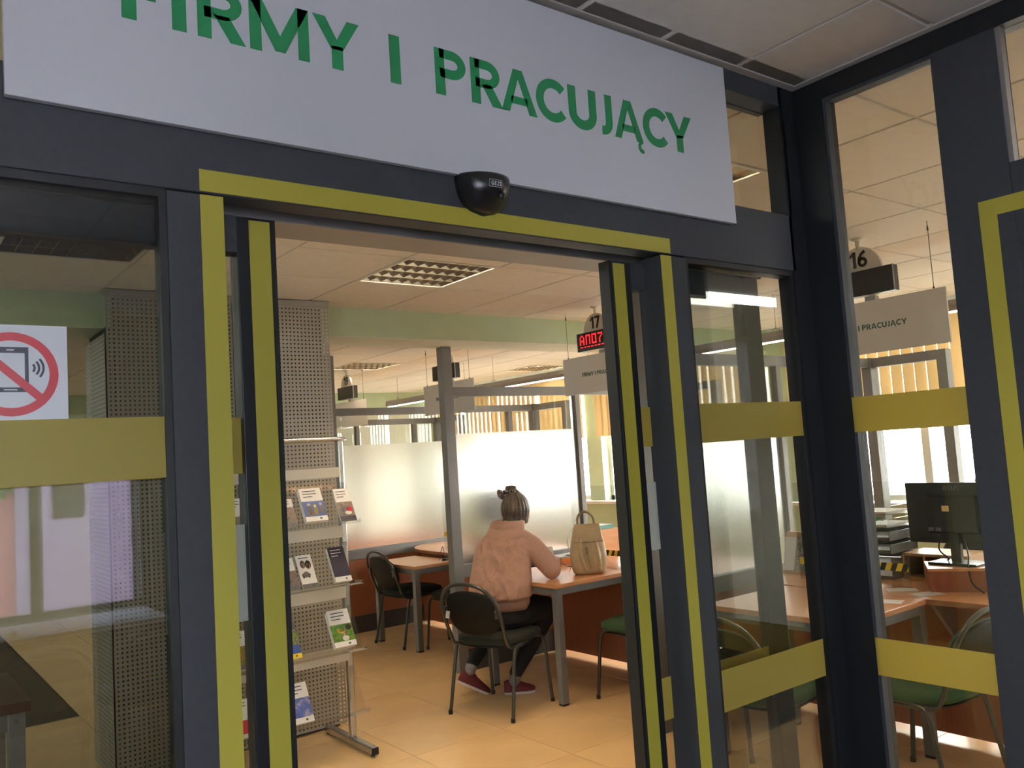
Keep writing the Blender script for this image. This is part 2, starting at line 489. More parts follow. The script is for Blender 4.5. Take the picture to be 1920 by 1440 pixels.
# ---- ceilings: slab, recessed grid and lay-in tiles
lampcells = [(2.56, 4.07), (.76, 4.07), (2.56, 2.27), (6.76, 8.27), (4.36, 8.27)]
ce = thing('ceiling', 'white suspended ceiling of square tiles over the office room', 'ceiling', (3, 5, CEIL), kind='structure')
B((-1.5, 1.45, CEIL+.13), (7.4, 11.6, CEIL+.19)).build('ceiling_slab', 'plaster', ce)
B((2.2, -1.4, CEIL+.13), (7.4, 1.45, CEIL+.19)).build('ceiling_slab', 'plaster', ce)
g = .014
ct = MB().box((-.3+g/2, -.3+g/2, CEIL), (.3-g/2, .3-g/2, CEIL+.016)).mesh('ceiling_tile', bev=.002)
bx_ = []
for i in range(-4, 9):
    for j in range(-7, 13):
        cx, cyy = 2.56+.6*i, 4.07+.6*j
        if cyy < 1.3 and cx < 2.3: continue
        if cx > 7.2 or cyy > 11.5 or cyy < -.2: continue
        if (cx < .4 and cyy > 5) : continue
        if any(abs(cx-a) < .1 and abs(cyy-b) < .1 for a, b in lampcells): continue
        o = link('ceiling_tile', ct, 'ceiling_tile', ce); o.location = (cx, cyy, 0)
for i in range(-4, 10):
    x = 2.26+.6*i
    if x > 7.2: continue
    B((x-.012, 1.5 if x < 2.2 else -.6, CEIL+.006), (x+.012, 11.6, CEIL+.03)).build('grid_bar', 'ceiling_grid', ce)
for j in range(-7, 14):
    y = 3.77+.6*j
    if y > 11.6: continue
    B((-1.5 if y > 1.5 else 2.28, y-.012, CEIL+.007), (7.2, y+.012, CEIL+.031)).build('grid_bar', 'ceiling_grid', ce)

hc = thing('ceiling_hall', 'dim tiled ceiling of the entrance hall above the sign', 'ceiling', (0, -1, CEIL), kind='structure')
B((-1.2, -1.28, CEIL+.06), (2.28, 1.5, CEIL+.12)).box((.3, -3.3, CEIL+.06), (2.28, -1.28, CEIL+.12)).build('ceiling_slab', 'plaster', hc)
for i in range(-5, 2):
    for j in range(-5, 2):
        cx, cyy = 1.67+.6*i, .71+.6*j
        x0, x1 = max(-1.14, cx-.3+g/2), min(cx+.3-g/2, 2.25); y0, y1 = cyy-.3+g/2, min(cyy+.3-g/2, 1.44)
        if x1-x0 < .02 or y1-y0 < .02 or cyy < -1.2: continue
        B((x0, y0, CEIL), (x1, y1, CEIL+.016)).build('ceiling_tile', 'ceiling_tile', hc, bev=.002)
for i in range(-5, 2):
    x = 1.97+.6*i
    B((x-.012, -1.2, CEIL+.005), (x+.012, 1.45, CEIL+.03)).build('grid_bar', 'ceiling_grid', hc)
for j in range(-3, 2):
    y = 1.01+.6*j
    B((-1.15, y-.012, CEIL+.006), (2.26, y+.012, CEIL+.031)).build('grid_bar', 'ceiling_grid', hc)
B((-1.2, 1.425, CEIL-.004), (2.263, 1.452, CEIL+.02)).build('edge_trim', 'ceiling_grid', hc)
B((2.238, -3.2, CEIL-.004), (2.265, 1.425, CEIL+.02)).build('edge_trim', 'ceiling_grid', hc)

# ---- green ceiling beam
bm_ = thing('beam', 'pale green ceiling beam crossing the office room', 'beam', (3, 5.3, 2.456), kind='structure')
B((-1.5, 5.15, 2.456), (7.2, 5.56, CEIL+.06)).build('beam_face', 'plaster_green', bm_)
B((-1.5, 5.155, 2.452), (7.2, 5.555, 2.4565)).build('beam_soffit', 'plaster_pale', bm_)

# ---- far and left walls, hall walls
w = thing('wall_far', 'green end wall at the far end of the room', 'wall', (3, 11.5, 0), kind='structure')
B((-1.5, 11.45, 2.42), (7.2, 11.6, CEIL+.05)).build('wall_band', 'plaster_green', w)
B((-1.5, 11.5, 0), (7.2, 11.6, 2.42)).build('wall_field', 'plaster_pale', w)
w = B((-1.6, 1.5, 0), (-1.5, 11.6, CEIL+.05)).build('wall_left', 'plaster_green')
tag(w, 'green left wall of the office room', 'wall', kind='structure')
w = B((2.3, -1.5, 0), (7.4, -1.4, CEIL+.05)).build('wall_near', 'plaster_pale')
tag(w, 'pale near wall of the office room', 'wall', kind='structure')

wr = thing('wall_right', 'green window wall with low sill and piers', 'wall', (7.25, 5, 0), kind='structure')
B((7.2, -1.4, 0), (7.42, 11.6, .95)).build('sill_wall', 'plaster_green', wr)
B((7.2, -1.4, 2.56), (7.42, 11.6, CEIL+.06)).build('lintel', 'plaster_pale', wr)
B((7.06, -1.4, .93), (7.22, 11.6, .965)).build('window_sill', 'lamp_white', wr, bev=.004)
piers = [(-1.4, -.2), (2.22, 2.48), (4.91, 5.19), (7.62, 7.88), (10.3, 10.56), (11.3, 11.6)]
for a, b in piers:
    B((7.16, a, .95), (7.42, b, 2.56)).build('pier', 'plaster_green', wr)
for k in range(len(piers)-1):
    y0, y1 = piers[k][1], piers[k+1][0]
    wn = thing('window_%d' % (k+1), 'bright aluminium window between green piers, %s from the glass entrance' % ['nearest', 'second', 'third', 'fourth', 'farthest'][k], 'window', (7.3, (y0+y1)/2, .95), kind='structure')
    fr = MB().box((7.27, y0, .965), (7.33, y0+.05, 2.56)).box((7.27, y1-.05, .965), (7.33, y1, 2.56)).box((7.27, y0, .965), (7.33, y1, 1.02)).box((7.27, y0, 2.5), (7.33, y1, 2.56))
    fr.build('window_frame', 'lamp_white', wn)
    m_ = (y0+y1)/2
    B((7.27, m_-.035, 1.02), (7.33, m_+.035, 2.5)).build('mullion', 'lamp_white', wn)
    B((7.297, y0+.05, 1.02), (7.303, m_-.035, 2.5)).build('pane', 'glass_clear', wn)
    B((7.297, m_+.035, 1.02), (7.303, y1-.05, 2.5)).build('pane', 'glass_clear', wn)
    # half-length vertical blind in front of the window
    vb = thing('vertical_blind', 'yellow vertical slat blind over the %s window' % ['nearest', 'second', 'third', 'fourth', 'farthest'][k], 'blind', (7.1, m_, 1.74), group='vertical blinds along the window wall')
    B((7.08, y0-.02, 2.545), (7.12, y1+.02, 2.585)).build('head_rail', 'alu', vb)
    ns = int((y1-y0)/.105)
    sw = (.047, .047, .066, .070, .070)[k]
    sl = MB().box((-.0015, -sw, 1.74), (.0015, sw, 2.545)).mesh('slat')
    for q in range(ns):
        o = link('slat', sl, 'blind', vb)
        o.location = (7.1, y0+.06+q*(y1-y0-.12)/(ns-1), 0); o.rotation_euler = (0, 0, math.radians((12 if k < 2 else 4)+random.uniform(-2, 2)))

wb = thing('wall_hall_back', 'hall wall behind the viewer with the large window', 'wall', (0, -3.25, 0), kind='structure')
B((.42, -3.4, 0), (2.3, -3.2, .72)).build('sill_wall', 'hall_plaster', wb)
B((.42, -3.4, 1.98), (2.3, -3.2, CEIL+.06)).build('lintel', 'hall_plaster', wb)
B((1.56, -3.4, .72), (2.3, -3.2, 1.98)).build('pier', 'hall_plaster', wb)
wn = thing('window_6', 'large hall window with dark frame mirrored in the left glass', 'window', (-.6, -3.3, .72), kind='structure')
fr = MB().box((0.42, -3.33, .72), (1.56, -3.27, .79)).box((0.42, -3.33, 1.92), (1.56, -3.27, 1.98)).box((0.42, -3.33, .79), (0.48, -3.27, 1.92)).box((1.5, -3.33, .79), (1.56, -3.27, 1.92))
fr.build('window_frame', 'frame_dark', wn)
for xm in (.88,):
    B((xm-.035, -3.33, .79), (xm+.035, -3.27, 1.92)).build('mullion', 'frame_dark', wn)
xs = [0.48, .845, .915, 1.5]
for q in range(0, 4, 2):
    B((xs[q], -3.303, .79), (xs[q+1], -3.297, 1.92)).build('pane', 'glass_tinted', wn)
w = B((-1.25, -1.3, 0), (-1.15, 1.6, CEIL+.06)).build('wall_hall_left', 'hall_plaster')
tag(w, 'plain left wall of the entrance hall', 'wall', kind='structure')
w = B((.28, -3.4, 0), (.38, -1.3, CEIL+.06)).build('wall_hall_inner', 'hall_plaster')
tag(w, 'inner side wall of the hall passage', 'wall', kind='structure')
wl = thing('wall_hall_added', 'short unseen hall wall behind the viewer, added to hold a lighting window', 'wall', (-.37, -1.25, 0), kind='structure')  # unseen wall, shaped and placed to carry the added window
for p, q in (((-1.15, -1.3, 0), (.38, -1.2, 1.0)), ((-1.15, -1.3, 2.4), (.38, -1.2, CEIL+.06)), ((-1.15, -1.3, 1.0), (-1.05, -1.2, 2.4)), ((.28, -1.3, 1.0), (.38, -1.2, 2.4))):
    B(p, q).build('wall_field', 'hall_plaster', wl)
wn = thing('window_7', 'unseen tinted window added to light the left of the entrance screen', 'window', (-.37, -1.25, 1.0), kind='structure')  # added daylight source, brightens the left end of the sign and screen
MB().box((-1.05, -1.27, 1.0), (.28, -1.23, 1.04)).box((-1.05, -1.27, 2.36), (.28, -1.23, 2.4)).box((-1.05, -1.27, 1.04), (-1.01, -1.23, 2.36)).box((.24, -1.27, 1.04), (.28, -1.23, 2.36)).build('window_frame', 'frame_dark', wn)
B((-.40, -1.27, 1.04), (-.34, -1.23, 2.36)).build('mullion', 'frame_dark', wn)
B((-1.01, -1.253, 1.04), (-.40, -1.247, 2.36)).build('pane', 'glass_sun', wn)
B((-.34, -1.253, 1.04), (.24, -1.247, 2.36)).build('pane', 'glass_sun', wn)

# ---- glazed entrance screen
YF = 1.45
wf = thing('wall_front', 'dark grey aluminium and glass entrance screen with yellow door surround', 'glazed wall', (1, YF, 0), kind='structure')
XL = -1.15
B((XL, 1.45, 2.083), (2.2, 1.505, 2.25)).build('header_fascia', 'frame_grey', wf, bev=.002)
B((XL, 1.505, 2.16), (2.2, 1.575, 2.25)).build('door_track', 'rubber', wf)
B((XL, 1.575, 2.085), (2.2, 1.69, 2.25)).build('operator_box', 'alu', wf, bev=.003)
B((XL, 1.45, 2.585), (2.2, 1.535, CEIL)).build('top_rail', 'frame_grey', wf)
B((XL, 1.45, CEIL), (2.3, 1.52, CEIL+.1)).build('bulkhead', 'plaster', wf)
B((XL, 1.51, 2.25), (2.2, 1.516, 2.585)).build('transom_pane', 'glass', wf)
B((2.186, 1.45, 0), (2.30, 1.505, CEIL)).build('corner_post', 'frame_dark', wf)
B((2.196, 1.45, 2.25), (2.204, 1.515, 2.585)).build('gasket', 'rubber', wf)
B((.408, 1.45, 0), (.503, 1.535, 2.080)).build('jamb', 'frame_grey', wf, bev=.002)
B((1.614, 1.45, 0), (1.71, 1.535, 2.080)).build('jamb', 'frame_grey', wf, bev=.002)
B((.463, 1.4485, 2.0855), (1.652, 1.4505, 2.124)).build('yellow_strip', 'yellow', wf)
B((.463, 1.4485, 0), (.503, 1.4505, 2.079)).build('yellow_strip', 'yellow', wf)
B((1.614, 1.4485, 0), (1.652, 1.4505, 2.079)).build('yellow_strip', 'yellow', wf)
for (a, b) in ((XL, .408), (1.71, 2.186)):
    fr = MB().box((a, 1.455, 2.068), (b, 1.50, 2.083)).box((b-.012, 1.455, 0), (b, 1.475, 2.068)).box((a, 1.455, 0), (a+.012, 1.475, 2.068)).box((a, 1.45, 0), (b, 1.50, .09))
    fr.build('gasket', 'rubber', wf)
    B((a, 1.461, .09), (b, 1.467, 2.07)).build('pane', 'glass', wf)
    lo = max(a, -1.0)
    B((lo, 1.4590, 1.598), (b-.004, 1.4605, 1.698)).build('safety_band', 'yellow_film', wf, label='yellow safety film band across the glass')
    B((lo, 1.4590, .917), (b-.004, 1.4605, 1.019)).build('safety_band', 'yellow_film', wf, label='yellow safety film band across the glass')

# sliding leaves, both open
def leaf(name, label, sx, xe):
    """xe: meeting edge; sx: +1 the leaf lies to the right of its edge, -1 to the left"""
    t = thing(name, label, 'sliding door', (xe, 1.53, 0), kind='structure')
    X = lambda d: xe + sx*d
    B((X(.006), 1.512, .01), (X(.075), 1.552, 2.068)).build('stile', 'frame_dark', t, bev=.002)
    B((X(0), 1.514, .01), (X(.006), 1.55, 2.068)).build('gasket', 'rubber', t)
    B((X(.012), 1.5105, .01), (X(.052), 1.5125, 2.062)).build('yellow_strip', 'yellow', t)
    B((X(.525), 1.512, .01), (X(.60), 1.552, 2.068)).build('stile', 'frame_dark', t, bev=.002)
    B((X(.075), 1.512, 2.0), (X(.525), 1.552, 2.068)).build('top_rail', 'frame_grey', t)
    B((X(.075), 1.512, .01), (X(.525), 1.552, .11)).build('bottom_rail', 'frame_grey', t)
    B((X(.07), 1.529, .1), (X(.53), 1.535, 2.01)).build('pane', 'glass', t)
    for z0, z1 in ((1.596, 1.697), (.917, 1.019)):
        B((X(.073), 1.5270, z0), (X(.527), 1.5285, z1)).build('safety_band', 'yellow_film', t, label='yellow safety film band')
    B((X(.072), 1.5270, 1.335), (X(.215), 1.5285, 1.505)).build('sticker', 'frost_sticker', t, bev=.0003, label='pale frosted rectangular sticker')
    return t
leaf('door_1', 'open left sliding glass door leaf with yellow edge strip', -1, .622)
leaf('door_2', 'open right sliding glass door leaf with yellow edge strip', 1, 1.491)

# ---- side screen, at right angles
XS = 2.263
ws = thing('wall_side', 'dark grey glazed side screen to the right of the entrance', 'glazed wall', (XS, 0, 0), kind='structure')
B((XS, 1.356, 0), (XS+.07, 1.45, CEIL)).build('corner_post', 'frame_dark', ws)
B((XS, -3.2, 2.588), (XS+.07, 1.356, CEIL)).build('top_rail', 'frame_dark', ws)
B((XS, -3.2, CEIL), (XS+.05, 1.45, CEIL+.1)).build('bulkhead', 'plaster', ws)
B((XS, .87, 0), (XS+.07, 1.033, 2.588)).build('mullion', 'frame_grey', ws, bev=.002)
B((XS, 1.033, 0), (XS+.07, 1.356, .09)).build('bottom_rail', 'frame_dark', ws)
B((XS+.03, 1.033, .09), (XS+.036, 1.356, 2.588)).build('pane', 'glass_clear', ws)
B((XS+.004, 1.346, .09), (XS+.03, 1.356, 2.588)).build('gasket', 'frame_grey', ws)
B((XS+.004, 1.033, 2.576), (XS+.03, 1.346, 2.588)).build('gasket', 'frame_grey', ws)
for z0, z1 in ((1.598, 1.698), (.917, 1.020)):
    B((XS+.001, 1.028, z0), (XS+.003, 1.353, z1)).build('safety_band', 'yellow_film', ws, label='yellow safety film band across the side glass')
B((XS, -3.2, 2.05), (XS+.07, .87, 2.24)).build('door_header', 'frame_grey', ws, bev=.002)
B((XS+.03, .45, 2.24), (XS+.036, .87, 2.588)).build('transom_pane', 'glass_clear', ws)
B((XS, -3.2, 2.24), (XS+.07, .45, 2.588)).build('light_block_transom', 'frame_grey', ws)  # solid part added to keep office light off the entrance screen
B((XS+.004, .858, 2.24), (XS+.03, .87, 2.588)).build('gasket', 'alu', ws)
B((XS, .78, 0), (XS+.07, .87, 2.05)).build('jamb', 'frame_grey', ws)
B((XS-.0012, -1.0, 2.118), (XS+.001, .952, 2.160)).build('yellow_strip', 'yellow', ws)
B((XS-.0012, .910, 0), (XS+.001, .952, 2.118)).build('yellow_strip', 'yellow', ws)
dr = thing('door_3', 'side screen door with an opaque filling added to block office light', 'sliding door', (XS+.05, .2, 0), kind='structure')
MB().box((XS+.03, .70, .01), (XS+.07, .78, 2.05)).box((XS+.03, -.4, .01), (XS+.07, -.32, 2.05)).box((XS+.03, -.32, 1.97), (XS+.07, .70, 2.05)).box((XS+.03, -.32, .01), (XS+.07, .70, .11)).build('leaf_frame', 'frame_dark', dr)
B((XS+.042, -.32, .11), (XS+.058, .70, 1.97)).build('light_block_panel', 'frame_grey', dr)  # opaque instead of glass, stops office light leaking into the hall
w = B((XS, -3.2, 0), (XS+.07, -.4, 2.05)).build('wall_hall_right', 'frame_grey')
tag(w, 'dark panelled wall at the hall right side', 'wall', kind='structure')

# ---- column clad with perforated sheet
def perforated(x0, x1, z0, z1, y, pitch=.0245, hole=.0095):
    nx, nz = int((x1-x0)/pitch), int((z1-z0)/pitch)
    ox, oz = (x1-x0-nx*pitch)/2, (z1-z0-nz*pitch)/2
    xs = [x0]; zs = [z0]
    for i in range(nx): xs += [x0+ox+pitch*(i+.5)-hole/2, x0+ox+pitch*(i+.5)+hole/2]
    for i in range(nz): zs += [z0+oz+pitch*(i+.5)-hole/2, z0+oz+pitch*(i+.5)+hole/2]
    xs.append(x1); zs.append(z1)
    vs = [(x, y, z) for z in zs for x in xs]; W = len(xs)
    fs = []
    for r in range(len(zs)-1):
        for c in range(W-1):
            if r % 2 == 1 and c % 2 == 1: continue
            fs.append((r*W+c, r*W+c+1, (r+1)*W+c+1, (r+1)*W+c))
    return MB().add(vs, fs)
co = thing('column', 'grey perforated metal clad column behind the brochure rack', 'column', (1.7, 5.0, 0), kind='structure')
perforated(1.06, 1.755, 0.02, 2.61, 4.985).build('perforated_panel', 'perforated', co)
perforated(1.785, 2.38, 0.02, 2.61, 4.985).build('perforated_panel', 'perforated', co)
B((1.12, 5.02, 0), (2.345, 5.13, CEIL)).build('column_core', 'concrete_shaded', co)
B((1.05, 4.98, 2.61), (2.385, 5.0, 2.645)).build('top_channel', 'alu', co)
sp = perforated(5.0, 5.5, 0.02, 2.40, 0)
sp.v = [(1.055, v[0], v[2]) for v in sp.v]
sp.build('perforated_panel', 'perforated', co)
B((1.09, 5.13, 0), (2.30, 5.56, 2.456)).build('column_core', 'concrete_shaded', co)

# ---- glazed partitions between the service desks
def partition(y0, ztop, label):
    t = thing('partition_screen', label, 'partition', (3.53, y0, 0), group='partitions between the service desks')
    y1 = y0+.075
    B((3.525, y0, 0), (3.612, y1, ztop)).build('post', 'post_grey', t, bev=.003)
    B((6.02, y0, 0), (6.12, y1, 2.145)).build('post', 'post_grey', t, bev=.003)
    B((4.86, y0+.01, 0), (4.91, y1-.01, 2.07)).build('post', 'post_grey', t, bev=.003)
    B((5.68, y0+.01, 0), (5.74, y1-.01, 2.07)).build('post', 'post_grey', t, bev=.003)
    B((3.612, y0+.005, 2.07), (6.02, y1-.005, 2.14)).build('rail', 'post_grey', t, bev=.003)
    B((3.612, y0+.005, .69), (4.86, y1-.005, .785)).build('rail', 'post_grey', t, bev=.003)
    B((3.612, y0+.034, .785), (4.86, y0+.040, 1.78)).build('frosted_pane', 'frosted', t, label='frosted glass pane')
    B((3.612, y0+.034, 1.78), (4.86, y0+.040, 2.07)).build('clear_pane', 'glass_clear', t)
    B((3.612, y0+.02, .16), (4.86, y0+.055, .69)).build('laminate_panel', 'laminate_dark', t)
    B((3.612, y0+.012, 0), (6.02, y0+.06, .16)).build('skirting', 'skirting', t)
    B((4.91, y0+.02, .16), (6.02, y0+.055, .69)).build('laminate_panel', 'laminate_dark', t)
    # return leg at the far end
    B((6.03, y0-.50, 2.07), (6.11, y0, 2.14)).build('rail', 'post_grey', t, bev=.003)
    B((6.03, y0-.56, 0), (6.11, y0-.49, 2.14)).build('post', 'post_grey', t, bev=.003)
    B((6.067, y0-.49, .16), (6.073, y0, 2.07)).build('clear_pane', 'glass_clear', t)
    return t
partition(3.42, CEIL, 'grey framed frosted partition beside the backpack, nearest to the entrance')
partition(5.45, 2.45, 'grey framed frosted glass partition directly behind the woman')
partition(7.50, CEIL, 'grey framed frosted partition behind the empty chair and small table')
partition(9.55, CEIL, 'farthest grey framed partition, seen above the frosted glass')

# ================================================================== ON THE ENTRANCE SCREEN
# ---- big sign
sg = thing('entrance_sign', 'large white sign board with green capital lettering above the doorway', 'sign', (1.04, 1.44, 2.19))
B((.172, 1.4335, 2.19), (1.914, 1.447, 2.634)).build('sign_board', 'sign_white', sg, bev=.001)
k = .9944
LET = [('F', .343, .062), ('I', .424, .024), ('R', .467, .084), ('M', .560, .115), ('Y', .684, .098), ('I', .849, .024),
       ('P', .957, .078), ('R', 1.048, .082), ('A', 1.128, .101), ('C', 1.229, .088), ('U', 1.328, .089), ('J', 1.421, .050),
       ('Ą', 1.476, .099), ('C', 1.578, .089), ('Y', 1.665, .100)]
for ch, x, wd in LET:
    gw = glyph(ch)[0]
    letter(ch, lambda u, v, d, x=x: Vector((x*k+u, 1.4335-d, 2.3565+v)), wd*k/gw, .1005, .0012, 'letter', 'sign_green', sg)

# ---- door sensor
se = thing('motion_sensor', 'black rounded door motion sensor below the sign', 'sensor', (1.06, 1.45, 2.11))
rings = []
for i in range(12):
    t = i/11
    z = 2.192 - .080*t
    a = .0655*math.sqrt(max(0, 1-t**2.6)) + .002
    d = (.050*math.sqrt(max(0, 1-(t-.25)**2*1.55)) if t > .25 else .050-.02*(.25-t)**1.2)*1.0 + .001
    d *= math.sqrt(max(0.02, 1-t**3))
    rings.append([(1.062+a*math.cos(PI*q/20), 1.449-d*math.sin(PI*q/20)*1.15, z) for q in range(21)] + [(1.062-a*.5, 1.4495, z), (1.062+a*.5, 1.4495, z)])
MB().loft(rings).build('sensor_shell', 'black_plastic', se, smooth=False)
for p in se.children[0].data.polygons: p.use_smooth = True
def sensorface(u, v, d):
    q = 1.55 + u*13.5
    z = 2.163+v; t = (2.192-z)/.08
    a = .0655*math.sqrt(1-t**2.6)+.002; dd = (.050*math.sqrt(1-(t-.25)**2*1.55) if t > .25 else .050)*math.sqrt(1-t**3)+.001+.0012+d
    ang = PI-q
    return Vector((1.062+(a+.001)*math.cos(ang), 1.449-dd*1.15*math.sin(ang), z))
x = .006
for ch in 'GEZE':
    letter(ch, lambda u, v, d, x=x: sensorface(x+u-.02, v, 0), .0085, .009, .0, 'brand_letter', 'ink_white', se)
    x += glyph(ch)[0]*.0085+.0018
fr = MB()
for (u0, v0, u1, v1) in ((-.0185, -.003, .0165, -.0022), (-.0185, .0115, .0165, .0123), (-.0185, -.003, -.0178, .0123), (.0158, -.003, .0165, .0123)):
    ns = 8
    for q in range(ns):
        ua, ub = u0+(u1-u0)*q/ns, u0+(u1-u0)*(q+1)/ns
        fr.add([sensorface(ua, v0, 0), sensorface(ub, v0, 0), sensorface(ub, v1, 0), sensorface(ua, v1, 0)], [(0, 1, 2, 3)])
fr.build('brand_frame', 'ink_white', se)
MB().ball((1.078, 1.398, 2.145), (.009, .006, .009)).build('sensor_eye', 'black_plastic', se, smooth=True)

# ---- no-phone sticker on the left glass
st = thing('phone_ban_sticker', 'white square sticker with red ring crossing out a phone', 'sticker', (.18, 1.459, 1.695))
B((.106, 1.4592, 1.695), (.254, 1.4606, 1.842)).build('sticker_sheet', 'sign_white', st)
yc_ = 1.4589
def ring(cx, cz, r0, r1, a0, a1, y, n=40):
    vs, fs = [], []
    for i in range(n+1):
        a = math.radians(a0+(a1-a0)*i/n)
        vs += [(cx+r0*math.cos(a), y, cz+r0*math.sin(a)), (cx+r1*math.cos(a), y, cz+r1*math.sin(a))]
    for i in range(n): fs.append((2*i, 2*i+1, 2*i+3, 2*i+2))
    return MB().add(vs, fs)
ring(.178, 1.767, .051, .0635, 0, 360, yc_).build('red_ring', 'red_print', st)
MB().add([(.1375, yc_-.0003, 1.8135), (.1295, yc_-.0003, 1.8045), (.2185, yc_-.0003, 1.7205), (.2265, yc_-.0003, 1.7295)], [(0, 1, 2, 3)]).build('red_bar', 'red_print', st)
ph = MB()
def q2(x0, z0, x1, z1, y): ph.add([(x0, y, z0), (x1, y, z0), (x1, y, z1), (x0, y, z1)], [(0, 1, 2, 3)])
q2(.153, 1.740, .158, 1.808, yc_-.0001); q2(.196, 1.740, .201, 1.808, yc_-.0001)
q2(.158, 1.799, .196, 1.808, yc_-.0001); q2(.158, 1.740, .196, 1.747, yc_-.0001)
ph.build('phone_symbol', 'navy_print', st)
MB().add([(.172, yc_-.0002, 1.8027), (.182, yc_-.0002, 1.8027), (.182, yc_-.0002, 1.8045), (.172, yc_-.0002, 1.8045)], [(0, 1, 2, 3)]).build('phone_speaker', 'ink_white', st)
MB().add([(.168, yc_-.0002, 1.7427), (.186, yc_-.0002, 1.7427), (.186, yc_-.0002, 1.7442), (.168, yc_-.0002, 1.7442)], [(0, 1, 2, 3)]).build('phone_button', 'ink_white', st)
for r in (.0085, .0145, .0205):
    ring(.2005, 1.7765, r-.0016, r+.0016, -42, 42, yc_-.0001, 12).build('wave_symbol', 'navy_print', st)

# ================================================================== CEILING LAMPS
def louvre_lamp(loc, label):
    t = thing('louvre_lamp', label, 'ceiling lamp', loc, group='square louvre lamps in the ceiling grid', world=False)
    MB().box((-.297, -.297, -.003), (.297, -.280, .010)).box((-.297, .280, -.003), (.297, .297, .010)).box((-.297, -.280, -.003), (-.280, .280, .010)).box((.280, -.280, -.003), (.297, .280, .010)).build('lamp_frame', 'lamp_white', t)
    MB().box((-.29, -.29, .112), (.29, .29, .118)).box((-.29, -.29, .010), (-.281, .29, .112)).box((.281, -.29, .010), (.29, .29, .112)).box((-.281, -.29, .010), (.281, -.281, .112)).box((-.281, .281, .010), (.281, .29, .112)).build('lamp_tray', 'lamp_tray', t)
    for q in range(4):
        y = -.21+.14*q
        MB().tube([(-.27, y, .088), (.27, y, .088)], .009, 8).build('fluorescent_tube', 'tube_warm', t, smooth=True)
    for q in range(5):
        y = -.28+.14*q
        MB().prism([(y-.002, .002), (y+.002, .002), (y+.022, .066), (y-.022, .066)], 'x', -.28, .28).build('louvre_blade', 'louvre', t)
    for q in range(9):
        x = -.28+.07*q
        MB().add([(x-.001, -.28, .004), (x+.001, -.28, .004), (x+.012, -.28, .060), (x-.012, -.28, .060), (x-.001, .28, .004), (x+.001, .28, .004), (x+.012, .28, .060), (x-.012, .28, .060)],
                 [(0, 1, 2, 3), (4, 7, 6, 5), (0, 4, 5, 1), (1, 5, 6, 2), (2, 6, 7, 3), (3, 7, 4, 0)]).build('louvre_blade', 'louvre', t)
    return t
lamp0 = louvre_lamp((2.56, 4.07, CEIL), 'square louvre ceiling lamp seen through the open doorway')
for (x, y), lb in zip(lampcells[1:], ['square louvre ceiling lamp seen through the left glass', 'square louvre ceiling lamp behind the transom right of the sign', 'distant louvre ceiling lamp near the windows', 'distant louvre ceiling lamp behind the beam']):
    d_ = dup(lamp0, (x, y, CEIL), 0, lb)
    if x < 1:                                       # this one is switched off
        for q in d_.children:
            if q.name.startswith('fluorescent_tube'):
                me = q.data.copy(); me.materials.clear(); me.materials.append(MATS['lamp_white']); q.data = me

# ---- suspended linear lamps over the clerks
def linear_lamp(loc, label):
    t = thing('linear_lamp', label, 'pendant lamp', loc, group='suspended linear lamps above the desks', world=False)
    MB().prism([(-.03, .0), (.03, .0), (.04, .03), (.03, .07), (-.03, .07), (-.04, .03)], 'y', -1.01, 1.01).build('lamp_body', 'alu', t)
    B((-.024, -.98, -.006), (.024, .98, .001)).build('diffuser', 'tube_glow', t)
    for y in (-.75, .75):
        w_ = MB().tube([(0, y, .07), (0, y, CEIL-loc[2])], .0022, 6).build('wire', 'alu', t)
        MB().tube([(0, y-.03, .07), (0, y-.025, .085), (0, y, .1), (0, y+.025, .085), (0, y+.03, .07)], .003, 6).build('wire_clip', 'alu', t, smooth=True)
    return t
ll0 = linear_lamp((5.36, 2.45, 2.30), 'suspended linear lamp above the desk with the monitor')
for y, lb in ((4.5, 'suspended linear lamp above the backpack desk'), (6.55, 'suspended linear lamp above the curved desk'), (8.6, 'farthest suspended linear lamp')):
    dup(ll0, (5.36, y, 2.30), 0, lb)

# ================================================================== HANGING NUMBER SIGNS AND BOARDS
def led_text(t, x, yl, z):
    """dot-matrix glyph tops A 0 0 as on the display"""
    pats = [["0110", "1001", "1001", "1111", "1001", "1001"], ["1111", "1001", "1001", "1001", "1001", "1001"], ["1111", "1001", "1001", "1001", "1001", "1111"], ["1111", "0001", "0010", "0100", "0100", "0100"]]
    p = .0125
    for k_, pt in enumerate(pats):
        mb = MB()
        for r, row in enumerate(pt):
            for c, v in enumerate(row):
                if v == '1':
                    yy = yl-k_*.066-c*p; zz = z-r*p
                    mb.box((x, yy-.005, zz-.005), (x-.001, yy+.005, zz+.005))
        mb.build('led_character', 'led_red', t)
    for k_ in range(7):
        B((x, yl-k_*.038-.024, z-.088), (x-.001, yl-k_*.038, z-.082)).build('led_dash', 'led_red', t)
NUM = {16: 2.47, 17: 4.585, 18: 6.66, 19: 8.70}
